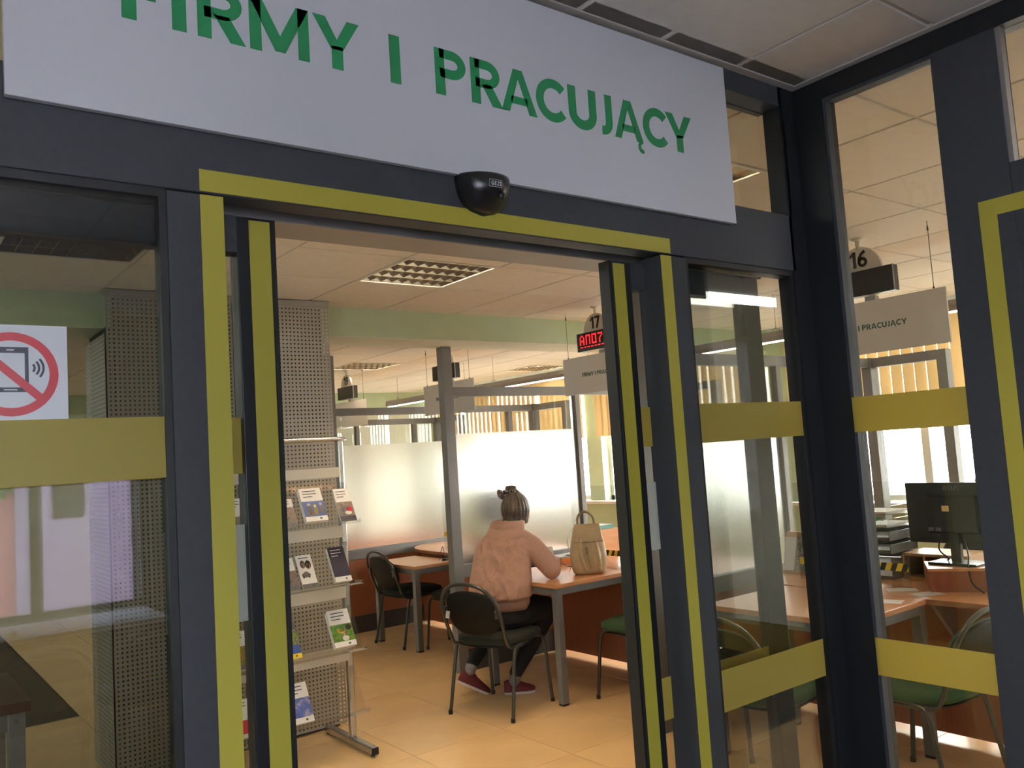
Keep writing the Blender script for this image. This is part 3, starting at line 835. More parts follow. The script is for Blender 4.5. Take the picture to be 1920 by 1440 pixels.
for nmb, yc in NUM.items():
    xs_ = 4.33
    word = {16: 'sixteen, seen through the side glass', 17: 'seventeen over the lit red display', 18: 'eighteen beside the partition post', 19: 'nineteen, smallest and farthest'}[nmb]
    t = thing('number_sign', 'round hanging white sign numbered ' + word, 'sign', (xs_, yc, 2.33), group='hanging desk number signs')
    MB().tube([(xs_+.01, yc, 2.585), (xs_+.01, yc, 2.652)], .012, 10).build('hanger', 'lamp_white', t, smooth=True)
    MB().tube([(xs_+.01, yc, 2.636), (xs_+.01, yc, 2.652)], [.02, .04], 12).build('ceiling_cup', 'lamp_white', t, smooth=True)
    MB().prism([(yc+.128*math.cos(a*PI/24), 2.466+.135*math.sin(a*PI/24)) for a in range(25)], 'x', xs_, xs_+.02).build('number_disc', 'sign_grey', t)
    B((xs_-.015, yc-.195, 2.33), (xs_+.04, yc+.195, 2.468)).build('display_box', 'black_plastic', t, bev=.002)
    B((xs_-.02, yc-.20, 2.33), (xs_-.012, yc-.196, 2.468)).build('display_trim', 'alu', t)
    s_ = str(nmb); h_ = .09; tot = textlen(s_, h_, gap=.10, s=.2)
    text(s_, (xs_, yc+tot/2, 2.488), (0, -1, 0), (0, 0, 1), h_, .002, 'ink_black', t, gap=.10, name='digit', s=.2)
    if nmb == 17: led_text(t, xs_-.0152, yc+.155, 2.445)
    word = {16: 'seen through the side glass', 17: 'below the lit red display', 18: 'crossed by the partition post', 19: 'farthest away beside the perforated column'}[nmb]
    b = thing('text_board', 'hanging white lettered board ' + word, 'sign', (xs_, yc-.03, 2.015), group='hanging lettered boards')
    yb = yc-.03
    B((xs_, yb-.42, 2.015), (xs_+.012, yb+.42, 2.298)).build('board', 'sign_grey', b, bev=.001)
    ln = 'FIRMY I PRACUJĄCY'; h_ = .030; tot = textlen(ln, h_)
    text(ln, (xs_, yb+tot/2, 2.143), (0, -1, 0), (0, 0, 1), h_, .001, 'ink_green', b)
    for yy in (yb-.36, yb+.36):
        MB().tube([(xs_+.006, yy, 2.298), (xs_+.006, yy, CEIL)], .0018, 6).build('wire', 'tube_dark', b)
        MB().ball((xs_+.006, yy, 2.303), .006, 8, 6).build('wire_clip', 'tube_dark', b, smooth=True)
        MB().tube([(xs_+.006, yy, 2.60), (xs_+.006, yy, 2.625)], [.006, .003], 8).build('wire_hook', 'tube_dark', b, smooth=True)
    B((xs_+.012, yb-.04, 2.14), (xs_+.05, yb+.02, 2.325)).build('board_bracket', 'alu', b)

# ================================================================== FURNITURE
def table(x0, x1, y0, y1, zt, label, leg=.05):
    t = thing('service_table', label, 'table', ((x0+x1)/2, (y0+y1)/2, 0), group='small customer tables')
    B((x0, y0, zt-.026), (x1, y1, zt)).build('tabletop', 'laminate', t, bev=.002)
    for nm, a, b in (('apron', (x0+.01, y0+.008, zt-.07), (x1-.01, y0+.038, zt-.026)), ('apron', (x0+.01, y1-.038, zt-.07), (x1-.01, y1-.008, zt-.026)),
                     ('apron', (x0+.008, y0+.04, zt-.07), (x0+.038, y1-.04, zt-.026)), ('apron', (x1-.038, y0+.04, zt-.07), (x1-.008, y1-.04, zt-.026))):
        B(a, b).build(nm, 'table_metal', t, bev=.002)
    for lx in (x0+.006, x1-.006-leg):
        for ly in (y0+.006, y1-.006-leg):
            lg = B((lx, ly, .012), (lx+leg, ly+leg, zt-.026)).build('leg', 'table_metal', t, bev=.003)
            B((lx+.002, ly+.002, 0), (lx+leg-.002, ly+leg-.002, .012)).build('leg_cap', 'rubber', lg)
    return t
table(3.49, 4.17, 2.20, 3.03, .755, 'orange wood customer table in front of the monitor desk')
table(3.49, 4.17, 4.23, 5.03, .755, 'orange wood customer table with the beige backpack on it')
table(3.68, 4.12, 6.30, 7.03, .71, 'small orange wood table with an empty chair pushed under it')

def desk(yc, label):
    t = thing('clerk_desk', label, 'desk', (4.6, yc, 0), group='clerk desks')
    y0, y1 = yc-.95, yc+.93
    curve = [(4.175, y0), (4.172, yc+.1), (4.178, yc+.35), (4.20, yc+.55), (4.26, yc+.72), (4.36, yc+.85), (4.46, y1)]
    cp = [(p.x, p.y) for p in smoothpath([(a, b, 0) for a, b in curve], 4)]
    MB().prism(cp + [(4.95, y1), (4.95, y0)], 'z', .729, .755).build('desktop', 'laminate', t)
    MB().prism([(a-.001, b) for a, b in cp] + [(a+.0, b) for a, b in cp[::-1]], 'z', .729, .7545).build('edge_band', 'laminate_edge', t)
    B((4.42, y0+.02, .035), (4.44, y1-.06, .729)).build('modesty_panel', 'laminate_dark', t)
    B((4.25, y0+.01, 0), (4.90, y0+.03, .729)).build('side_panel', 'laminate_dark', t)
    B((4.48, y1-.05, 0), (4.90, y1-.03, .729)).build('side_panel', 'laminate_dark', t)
    MB().prism([(4.20, .729), (4.42, .729), (4.42, .50)], 'y', yc-.27, yc-.25).build('bracket', 'alu', t)
    return t
desk(2.45, 'clerk desk carrying the black monitor')
desk(4.50, 'clerk desk beside the backpack table')
desk(6.55, 'clerk desk with curved orange top behind the small table')

# ---- stackable chairs
def chair(label, fabric='fabric_dark'):
    t = thing('conference_chair', label, 'chair', (0, 0, 0), group='stackable office chairs', world=False)
    rings = []
    for (zz, sc) in ((.425, .90), (.432, .97), (.45, 1.0), (.468, .985), (.478, .90)):
        rings.append([((.235*sc)*math.copysign(abs(math.cos(a))**.62, math.cos(a)) + .01, (.235*sc)*math.copysign(abs(math.sin(a))**.62, math.sin(a)), zz + (.008*(1-abs(math.cos(a))) if zz > .46 else 0)) for a in [2*PI*q/32 for q in range(32)]])
    MB().loft(rings).build('seat', fabric, t, smooth=True)
    rings2 = [[(p[0], p[1], .420+(.006 if i else 0)) for p in rings[1]] for i in range(2)]
    MB().loft(rings2).build('seat_pan', 'chair_shell', t)
    for sd in (-1, 1):
        pth = smoothpath([(-.245, sd*.235, .0), (-.20, sd*.228, .22), (-.165, sd*.222, .385), (-.135, sd*.219, .42), (-.05, sd*.217, .432), (.10, sd*.217, .44), (.16, sd*.219, .425), (.185, sd*.222, .38), (.205, sd*.228, .2), (.225, sd*.233, .0)], 5)
        lg = MB().tube(pth, .0115, 8).build('leg', 'tube_dark', t, smooth=True)
        for f in (pth[0], pth[-1]):
            MB().tube([(f.x, f.y, 0), (f.x, f.y, .025)], .0135, 8).build('foot_cap', 'rubber', lg)
    bx = lambda z: -.225 - .13*(z-.46)/.38
    lp = [(.04, .205, .418), (-.10, .208, .418), (-.19, .208, .43), (-.225, .207, .475), (bx(.55), .212, .55), (bx(.65), .215, .65), (bx(.72), .20, .72), (bx(.78), .155, .78), (bx(.815), .09, .815), (bx(.826), 0, .826)]
    full = lp + [(a, -b, c) for a, b, c in lp[-2::-1]]
    MB().tube(smoothpath(full, 5), .0115, 8).build('back_frame', 'tube_dark', t, smooth=True)
    # padded back: plastic shell behind, fabric in front
    def outline(sc, dz=0):
        pts = []
        for q in range(40):
            a = 2*PI*q/40
            y = .195*sc*math.copysign(abs(math.cos(a))**.75, math.cos(a)); zz = .645 + (.150 if math.sin(a) > 0 else .145)*sc*math.copysign(abs(math.sin(a))**.72, math.sin(a))
            if zz > .70: y *= 1-.55*((zz-.70)/.12)**2
            if zz > .77: zz -= .012*(1-(y/.15)**2)
            pts.append((y, zz))
        return pts
    def ringat(sc, dx): return [(bx(z_)+dx+.035*(y_/.2)**2, y_, z_) for y_, z_ in outline(sc)]
    MB().loft([ringat(.90, -.022), ringat(.985, -.016), ringat(1.0, -.002)]).build('back_shell', 'chair_shell', t, smooth=True)
    MB().loft([ringat(.995, -.002), ringat(.99, .012), ringat(.90, .026)]).build('back_pad', fabric, t, smooth=True)
    for sd in (-1, 1):
        br = B((bx(.64)-.012, sd*.196-.012, .615), (bx(.64)+.004, sd*.196+.012, .675)).build('back_bracket', 'tube_dark', t, bev=.002)
        for zz in (.628, .662):
            MB().ball((bx(zz)-.012, sd*.196, zz), .005, 8, 6).build('screw', 'chrome', br, smooth=True)
    return t
ch0 = chair('black oval-backed chair the woman is sitting on')
ch0.location = (3.245, 4.535, 0); ch0.rotation_euler = (0, 0, math.radians(19.5))
lt = B((-.002, -.018, -.022), (.002, .018, .022)).build('paper_tag', 'paper', ch0, label='small white paper tag')
lt.location = (-.303, .168, .628); lt.rotation_euler = (0, .2, -.3)
def chr(x, y, a, lb):
    c = dup(ch0, (x, y, 0), math.radians(a), lb)
    for q in [q for q in c.children if q.name.startswith('paper_tag')]: bpy.data.objects.remove(q)
    return c
chr(3.90, 6.755, 2, 'empty black chair pushed under the small far table')
chr(4.06, 6.16, 95, 'dark chair mostly hidden behind the partition post')
c17 = chr(4.03, 4.02, 100, 'green seated chair beside the table with the backpack')
c16 = chr(3.30, 2.56, 5, 'chair with arched chrome back seen through the right fixed glass')
c16b = chr(3.78, 2.06, 86, 'green seated chair seen through the side glass')
for c in (c17, c16, c16b):
    for q in c.children:
        if q.name.startswith(('seat', 'back_pad')) and not q.name.startswith('seat_pan'):
            me = q.data.copy(); me.materials.clear(); me.materials.append(MATS['fabric_green']); q.data = me
chr(.70, -2.05, -88, 'dark chair at the hall window, mirrored in the left glass')
chr(1.22, -2.15, -95, 'second dark chair at the hall window, mirrored near the glass edge')

# ---- hall desk under the window
hd = thing('window_desk', 'white desk along the hall window, mirrored in the left glass', 'desk', (1.0, -2.85, 0))
B((.45, -3.18, .72), (1.5, -2.62, .75)).build('desktop', 'sign_white', hd, bev=.002)
for x in (.55, 1.4):
    B((x-.03, -3.1, 0), (x+.03, -2.68, .72)).build('leg', 'table_metal', hd)
for q, (x, y, a) in enumerate([(.78, -2.8, .2), (1.0, -2.85, -.3), (1.25, -2.78, .5), (.6, -2.83, .1)]):
    o = B((-.105, -.148, 0), (.105, .148, .002)).build('paper_sheet', 'paper')
    o.location = (x, y, .7505); o.rotation_euler = (0, 0, a)
    tag(o, ['white paper sheet on the hall desk, left of the middle', 'white paper sheet in the middle of the hall desk', 'rightmost white paper sheet on the hall desk', 'leftmost white paper sheet on the hall desk'][q], 'paper', group='papers on the hall desk')

# ================================================================== BROCHURE RACK
rk = thing('brochure_rack', 'silver brochure rack with cream rails and clear shelves', 'rack', (1.78, 4.6, 0))
for x in (1.33, 2.228):
    B((x-.018, 4.585, .05), (x+.018, 4.625, 1.745)).build('upright', 'chrome', rk, bev=.008)
    ft = B((x-.022, 4.345, 0.012), (x+.022, 4.95, .052)).build('foot', 'chrome', rk, bev=.008)
    B((x-.02, 4.335, .012), (x+.02, 4.347, .05)).build('foot_cap', 'rubber', ft, bev=.003)
    MB().tube([(x, 4.37, 0), (x, 4.37, .014)], .012, 8).tube([(x, 4.93, 0), (x, 4.93, .014)], .012, 8).build('foot_pad', 'rubber', ft)
MB().tube(smoothpath([(1.33, 4.6, 1.70), (1.335, 4.6, 1.735), (1.37, 4.6, 1.752), (2.19, 4.6, 1.752), (2.223, 4.6, 1.735), (2.228, 4.6, 1.70)], 5), .014, 8).build('top_tube', 'chrome', rk, smooth=True)
for z0, z1 in ((1.530, 1.588), (1.182, 1.250), (.838, .920), (.485, .573)):
    B((1.33, 4.578, z0), (2.215, 4.586, z1)).build('rail', 'rack_cream', rk, bev=.002)
LEV = [1.272, .932, .568, .228]
for z in LEV:
    sh = MB().add([(1.30, 4.59, z+.235), (2.245, 4.59, z+.235), (2.245, 4.592, z+.2355), (1.30, 4.592, z+.2355),
                   (1.30, 4.455, z), (2.245, 4.455, z), (2.245, 4.457, z-.0025), (1.30, 4.457, z-.0025)],
                  [(0, 1, 5, 4), (3, 7, 6, 2), (0, 3, 2, 1), (0, 4, 7, 3), (1, 2, 6, 5), (4, 5, 6, 7)]).build('shelf_back', 'acrylic', rk, label='clear acrylic sloping shelf')
    MB().box((1.30, 4.405, z-.0025), (2.245, 4.457, z)).box((1.30, 4.405, z), (2.245, 4.4075, z+.022)).build('shelf_lip', 'acrylic', sh)
    for x in (1.31, 2.235):
        B((x-.008, 4.412, z+.0005), (x+.008, 4.43, z+.012)).build('shelf_clip', 'acrylic', sh)

def brochure(x0, x1, lev, h, cover, label, thick=.012, top=.42, foot=None, title='navy_print', lines=3, bands=None, blobs=()):
    """leaning stack of leaflets: block, white title field, printed picture, foot strip"""
    z0 = LEV[lev]+.002
    a = math.atan2(.135, .235)                     # lean of the shelf
    w = x1-x0
    t = thing('brochure', label, 'brochure', ((x0+x1)/2, 4.46, z0), group='brochures on the rack', world=False)
    t.rotation_euler = (-a, 0, 0)
    t.location = ((x0+x1)/2, 4.450-thick*.2, z0+thick*.45)
    n = max(1, int(thick/.005))
    for k_ in range(n):
        sx = random.uniform(-.003, .003) if k_ else 0
        B((-w/2+sx, -.001-thick+k_*thick/n+.0004, 0), (w/2+sx, -.001-thick+(k_+1)*thick/n, h-k_*.002)).build('leaflet', 'paper', t)
    yf = -.001-thick
    F = lambda u0, v0, u1, v1, m_, nm, e=0: B((u0*w-w/2, yf-.0006-e, v0*h), (u1*w-w/2, yf+.0003, v1*h)).build(nm, m_, t)
    if bands:
        for (v0, v1, m_) in bands: F(0, v0, 1, v1, m_, 'cover_print')
    else:
        F(0, .14, 1, 1-top, cover, 'cover_picture')
        if foot: F(0, 0, 1, .14, foot, 'cover_foot')
    for q in range(lines):
        v = 1-.09-.085*q
        F(.14, v-.010, .14+(.62 if q < 2 else .42), v+.010, title, 'title_line', .0003)
    F(.64, .045, .74, .095, 'ink_green', 'emblem', .0003)
    for (u, v, ru, rv, m_) in blobs:
        n_ = 14
        MB().prism([(u*w-w/2+ru*w*math.cos(2*PI*q/n_), v*h+rv*h*math.sin(2*PI*q/n_)) for q in range(n_)], 'y', yf-.0012, yf-.0005).build('printed_figure', m_, t)
    return t
brochure(1.925, 2.053, 0, .205, 'print_blue', 'stack of brochures showing workers in yellow helmets, top shelf', .03, .40, 'paper', blobs=[(.28, .33, .11, .14, 'navy_print'), (.28, .22, .13, .06, 'print_autumn'), (.28, .50, .07, .045, 'rack_cream'), (.55, .30, .09, .12, 'print_autumn'), (.55, .45, .06, .045, 'flag_yellow'), (.82, .33, .11, .13, 'sign_back'), (.82, .50, .065, .045, 'rack_cream')])
brochure(2.14, 2.235, 0, .205, 'print_meeting', 'brochure with dark meeting photo at the rack right edge', .012, .42, 'navy_print', title='sign_back', blobs=[(.38, .40, .20, .13, 'sign_back'), (.40, .50, .09, .05, 'print_face'), (.72, .34, .18, .08, 'red_print'), (.60, .24, .22, .06, 'sign_grey')])
brochure(1.900, 1.988, 1, .200, 'paper', 'white leaflet with two faces and a car, second shelf', .008, .12, 'sign_back', lines=1, blobs=[(.33, .72, .17, .12, 'hair'), (.35, .69, .10, .08, 'print_face'), (.68, .70, .19, .13, 'hair_black'), (.68, .66, .13, .09, 'print_face'), (.40, .40, .30, .07, 'sign_back'), (.42, .45, .18, .05, 'print_meeting'), (.22, .35, .07, .04, 'ink_black'), (.58, .35, .07, .04, 'ink_black')])
brochure(2.085, 2.183, 1, .210, 'navy_print', 'dark navy booklet with white title on the second shelf', .022, 0, 'paper', title='ink_white')
brochure(1.775, 1.872, 2, .205, 'navy_print', 'brochure with blue and yellow stripe at its foot', .02, lines=2, bands=[(0, .13, 'flag_yellow'), (.13, .36, 'blue_print'), (.36, .78, 'print_park'), (.78, 1, 'sign_back')])
brochure(2.058, 2.186, 2, .215, 'print_green', 'stack of brochures with a green park photo, third shelf', .035, .40, 'paper', blobs=[(.40, .48, .24, .10, 'lanyard_green'), (.45, .45, .20, .09, 'tape_yellow'), (.82, .50, .14, .08, 'ink_black'), (.55, .38, .05, .10, 'print_face'), (.62, .36, .05, .11, 'print_meeting'), (.58, .22, .16, .07, 'sign_grey')])
brochure(1.798, 1.925, 3, .215, 'print_flag', 'stack of brochures with blue flag on the lowest shelf', .02, .38, 'paper')
brochure(1.49, 1.602, 2, .205, 'print_autumn', 'brochure with orange autumn photo seen through the door leaf', .02, .40, 'sign_back')
brochure(1.50, 1.607, 3, .195, 'print_mixed', 'white and red brochure on the lowest shelf behind the door leaf', .02, .5, 'paper', bands=[(.1, .45, 'red_print'), (0, .1, 'paper')])
brochure(1.515, 1.612, 0, .195, 'print_meeting', 'white brochure on the top shelf behind the door leaf', .015, .55, 'paper')
brochure(1.800, 1.880, 1, .19, 'print_meeting', 'white leaflet half hidden by the door edge, second shelf', .01, .4, 'sign_back')
brochure(1.80, 1.885, 0, .17, 'print_meeting', 'brochure half hidden by the door edge, top shelf', .01, .3, 'sign_back')

# ================================================================== PEOPLE
def organic(name, vol, m, parent, voxel=.008, it=6, fac=.5, label=None):
    """weld overlapping volumes into one continuous smooth surface"""
    me = bpy.data.meshes.new(name); me.from_pydata([tuple(v) for v in vol.v], [], vol.f)
    bm = bmesh.new(); bm.from_mesh(me); bmesh.ops.recalc_face_normals(bm, faces=bm.faces); bm.to_mesh(me); bm.free()
    tmp = bpy.data.objects.new(name, me); COL.objects.link(tmp)
    r = tmp.modifiers.new('r', 'REMESH'); r.mode = 'VOXEL'; r.voxel_size = voxel
    s = tmp.modifiers.new('s', 'SMOOTH'); s.iterations = it; s.factor = fac
    dg = bpy.context.evaluated_depsgraph_get()
    out = bpy.data.meshes.new_from_object(tmp.evaluated_get(dg))
    bpy.data.objects.remove(tmp)
    for p in out.polygons: p.use_smooth = True
    out.materials.clear()
    return link(name, out, m, parent, label)
def limb(mb, pts, rs, n=14):
    """round-jointed tapering chain"""
    for i in range(len(pts)-1):
        a, b = Vector(pts[i]), Vector(pts[i+1])
        mb.tube([a.lerp(b, q/4) for q in range(5)], [rs[i]+(rs[i+1]-rs[i])*q/4 for q in range(5)], n)
    for p, r in zip(pts, rs): mb.ball(p, r*.995, 14, 10)
    return mb
Fd = Vector((.80, .60, 0)); Rd = Vector((.60, -.80, 0)); Up = Vector((0, 0, 1))
BAS = Matrix((Rd, Fd, Up)).transposed()              # local (right, forward, up) -> world
def oval(c, hw, hd, n=28, tilt=0.0, e=.85):
    out = []
    for q in range(n):
        a = 2*PI*q/n
        u = hw*math.copysign(abs(math.cos(a))**e, math.cos(a)); v = hd*math.copysign(abs(math.sin(a))**e, math.sin(a))
        out.append(Vector(c)+Rd*u+Fd*v+Up*(tilt*v))
    return out
def hand(mb, wrist, fwd, right, up, s=1.0, curl=.5, side=1):
    """palm, four fingers of different length with bends, and a thumb from the side of the palm"""
    wrist, fwd, right, up = Vector(wrist), Vector(fwd).normalized(), Vector(right).normalized(), Vector(up).normalized()
    for a in (-1, 0, 1):
        limb(mb, [wrist, wrist+fwd*.075*s+right*.022*a*s], [.017*s, .0145*s], 10)
    for k_, (o_, L) in enumerate(((-.030, .066), (-.010, .076), (.010, .071), (.029, .056))):
        p = wrist+fwd*.078*s+right*o_*s*side
        pts = [p-fwd*.02*s, p]; d = fwd.copy(); ang = 0
        for j, f in enumerate((.45, .32, .23)):
            ang += curl*(.55 if j == 0 else .7)
            d = fwd*math.cos(ang)-up*math.sin(ang)
            p = p+d*L*f*1.15*s; pts.append(p.copy())
        limb(mb, pts, [.0098*s, .0095*s, .0088*s, .0082*s, .0072*s], 8)
    b = wrist+fwd*.025*s-right*.022*s*side
    limb(mb, [b, b+fwd*.022*s-right*.018*s*side-up*.008, b+fwd*.050*s-right*.024*s*side-up*.018, b+fwd*.072*s-right*.018*s*side-up*.024], [.014*s, .0125*s, .0105*s, .008*s], 8)
    return mb

wo = thing('person', 'woman in pink hoodie sitting with her back turned, hair in a bun', 'person', (3.35, 4.64, 0))
HC = Vector((3.640, 4.79, 1.208)); HK = 1.15
body = MB()
# trunk, neck and head
body.loft([oval((3.35, 4.63, .50), .15, .11), oval((3.36, 4.64, .62), .145, .10), oval((3.39, 4.67, .80), .14, .10), oval((3.44, 4.72, .95), .16, .10), oval((3.49, 4.755, 1.03), .16, .085), oval((3.525, 4.77, 1.08), .09, .07)])
limb(body, [(3.53, 4.765, 1.05), (3.575, 4.775, 1.12), (3.615, 4.785, 1.17)], [.058, .050, .052])
tiltm = Matrix.Rotation(math.radians(-22), 3, Rd)
def K(*r): return tuple(x*HK for x in r)
body.ball(HC, K(.070, .086, .105), 20, 14, BAS)
face = HC+(Fd*.045-Up*.035)*HK
body.ball(face, K(.055, .055, .068), 16, 12, BAS)
body.ball(face+(Fd*.052-Up*.002)*HK, K(.011, .016, .018), 10, 8, BAS)            # nose
body.ball(face+(Fd*.042-Up*.040)*HK, K(.022, .013, .008), 10, 8, BAS)            # mouth
body.ball(face+(Fd*.030-Up*.062)*HK, K(.030, .026, .018), 10, 8, BAS)            # chin
for sd in (-1, 1):
    body.ball(face+(Fd*.044+Rd*.026*sd+Up*.030)*HK, K(.013, .009, .008), 8, 6, BAS)   # eyes
    body.ball(HC+(Rd*.074*sd-Fd*.0-Up*.030)*HK, K(.010, .018, .029), 10, 8, BAS)    # ears
# arms and legs inside the clothes
limb(body, [(3.60, 4.64, 1.0), (3.650, 4.46, .820), (3.825, 4.63, .835)], [.045, .032, .026])
limb(body, [(3.48, 4.81, .98), (3.62, 5.07, .818), (3.80, 4.93, .835)], [.045, .032, .026])
limb(body, [(3.42, 4.54, .54), (3.75, 4.67, .515), (3.475, 4.715, .09)], [.06, .045, .027])
limb(body, [(3.27, 4.72, .54), (3.65, 5.00, .515), (3.255, 4.915, .17)], [.06, .045, .027])
hand(body, (3.825, 4.63, .838), (.55, .78, .22), (.75, -.6, 0), (-.3, -.2, .92), .95, .42, 1)
hand(body, (3.80, 4.93, .838), (.85, -.35, .15), (-.3, -.9, 0), (-.2, 0, .95), .95, .5, -1)
organic('body', body, 'skin', wo, .0055, 3)

# clothing
ho = MB()
ho.loft([oval((3.352, 4.63, .598), .178, .135), oval((3.352, 4.63, .655), .182, .140)])
ho.loft([oval((3.352, 4.63, .650), .185, .142), oval((3.348, 4.63, .675), .212, .175), oval((3.362, 4.645, .74), .212, .175), oval((3.388, 4.668, .82), .203, .162), oval((3.43, 4.702, .92), .195, .148), oval((3.475, 4.737, 1.0), .175, .130), oval((3.51, 4.757, 1.05), .145, .112), oval((3.53, 4.768, 1.085), .11, .095), oval((3.55, 4.775, 1.11), .08, .08)])
limb(ho, [(3.575, 4.665, 1.008), (3.615, 4.60, .962), (3.642, 4.51, .875), (3.650, 4.455, .818), (3.74, 4.545, .825), (3.812, 4.615, .833)], [.078, .076, .072, .064, .056, .044])
limb(ho, [(3.47, 4.83, 1.005), (3.48, 4.91, .95), (3.55, 5.02, .86), (3.62, 5.07, .822), (3.72, 5.01, .825), (3.79, 4.94, .833)], [.074, .074, .070, .064, .054, .044])
# soft folds across the back and at the waist, lying half inside the cloth
def onback(u, z, out=0.0):
    t = (z-.66)/.36
    c = Vector((3.352+.135*t, 4.63+.115*t, z)); hw = .212-.035*max(0, t); hdp = .172-.045*max(0, t)
    a = u/hw
    return c+Rd*u-Fd*(hdp*math.sqrt(max(.02, 1-a*a*.92))+out)
hd_ = organic('hoodie', ho, 'hoodie', wo, .0065, 2)
from mathutils import noise as mnoise
def crease(o, amp):
    """long soft folds pressed into the cloth"""
    me = o.data
    co = [v.co.copy() for v in me.vertices]; no = [v.normal.copy() for v in me.vertices]
    out = []
    for c, nn in zip(co, no):
        d = c-Vector((3.36, 4.64, 0)); u = d.dot(Rd); f = d.dot(Fd); z = c.z
        a = mnoise.noise(Vector((u*9+z*7, z*5-u*7, f*5)))
        b = mnoise.noise(Vector((u*16+z*12+3, z*9-u*11, f*8+5)))
        r = (1-abs(a)*2.2)*.75+(1-abs(b)*2.2)*.35-.45
        k_ = max(0, 1-(abs(u-.09*(z-.66))/.185)**4)*min(1, max(0, (z-.64)/.06))*(1 if f < .06 else 0)
        out += list(c+nn*(amp*r*k_))
    me.vertices.foreach_set('co', out); me.update()
crease(hd_, .028)
hv = MB()
pts = []
for q in range(25):
    a = 2*PI*q/24
    u, v = math.cos(a), math.sin(a)
    pts.append(Vector((3.552, 4.772, 1.105))+Rd*(.098*u)+Fd*(.080*v-.012)+Up*(.012*v+.014))
limb(hv, pts, [.024+.016*max(0, -math.sin(2*PI*q/24)) for q in range(25)], 10)
hv.loft([oval((3.545, 4.775, 1.125), .095, .075, tilt=.15), oval((3.515, 4.745, 1.10), .125, .085, tilt=.2), oval((3.485, 4.722, 1.065), .135, .085, tilt=.25), oval((3.462, 4.706, 1.03), .115, .075, tilt=.3), oval((3.445, 4.696, 1.0), .075, .058, tilt=.3), oval((3.437, 4.69, .985), .03, .03, tilt=.3)])
organic('hood', hv, 'hoodie', hd_, .0065, 4)
ribs = MB()
rg = [oval((3.352, 4.63, z), .181+e, .140+e) for z, e in ((.594, .0), (.592, .004), (.62, .006), (.65, .005), (.653, .0))]
ribs.loft(rg, cap=False).build('hem_band', 'hoodie', hd_, smooth=True)
tr = MB()
tr.loft([oval((3.345, 4.625, .482), .165, .145), oval((3.345, 4.625, .52), .185, .165), oval((3.35, 4.63, .57), .178, .15), oval((3.352, 4.632, .625), .165, .128)])
limb(tr, [(3.425, 4.545, .555), (3.60, 4.61, .56), (3.745, 4.665, .535), (3.755, 4.672, .49), (3.62, 4.695, .30), (3.492, 4.712, .135)], [.098, .090, .076, .070, .058, .045])
limb(tr, [(3.275, 4.725, .555), (3.47, 4.87, .56), (3.645, 4.995, .535), (3.655, 5.0, .49), (3.46, 4.96, .34), (3.285, 4.922, .205)], [.098, .090, .076, .070, .056, .043])
organic('trousers', tr, 'trousers', wo, .0075, 4)
for a, b in (((3.492, 4.712, .135), (3.475, 4.715, .085)), ((3.285, 4.922, .205), (3.262, 4.917, .165))):
    limb(MB(), [a, b], [.040, .038]).build('sock', 'sock', wo, smooth=True)
def shoe(heel, toe, pitch, label):
    """heel, toe: floor plan points; pitch: heel lift in radians"""
    heel, toe = Vector((*heel, 0)), Vector((*toe, 0))
    d = (toe-heel).normalized(); L = (toe-heel).length*1.0 if pitch == 0 else .235
    s_ = d.cross(Up)
    def T(p):                                     # local (along, side, up) rotated about the toe ball
        x, y, z = p
        px = L*.86
        x2 = px+(x-px)*math.cos(pitch)+z*math.sin(pitch)*1.0; z2 = -(x-px)*math.sin(pitch)+z*math.cos(pitch)
        base = toe-d*L
        return base+d*x2+s_*y+Up*(z2+.001)
    prof = [(-.005, .020, .070), (.015, .029, .078), (.05, .033, .080), (.09, .034, .074), (.13, .038, .060), (.17, .041, .046), (.205, .038, .036), (.228, .026, .027), (.237, .010, .020)]
    k_ = L/.235
    up = MB().loft([[T((x*k_, w_*math.cos(a)*(1 if abs(math.cos(a)) < .9 else 1), .014+max(0, h_*math.sin(a)))) for a in [PI*q/10 for q in range(11)]]+[T((x*k_, -w_, .008)), T((x*k_, w_, .008))] for x, w_, h_ in prof])
    sh = up.build('shoe', 'shoe_red', wo, smooth=True, label=label)
    sol = MB().loft([[T((x*k_, (w_+.004), .0)), T((x*k_, (w_+.005), .016)), T((x*k_, -(w_+.005), .016)), T((x*k_, -(w_+.004), .0))] for x, w_, h_ in prof])
    sol.build('sole', 'shoe_sole', sh)
    lc = MB()
    for q in range(4):
        x = (.095+.022*q)*k_; h_ = .016+.072-.014*q
        lc.tube([T((x, .022, h_-.008)), T((x+.006, 0, h_+.002)), T((x, -.022, h_-.008))], .0028, 6)
    lc.tube(smoothpath([T((.09*k_, 0, .092)), T((.08*k_, -.03, .105)), T((.10*k_, -.035, .085)), T((.11*k_, -.03, .07))], 4), .0025, 6)
    lc.build('laces', 'red_print', sh, smooth=True)
shoe((3.425, 4.755), (3.60, 4.655), 0, 'dark red trainer flat on the floor')
shoe((3.16, 4.95), (3.375, 4.875), .50, 'dark red trainer with raised heel')
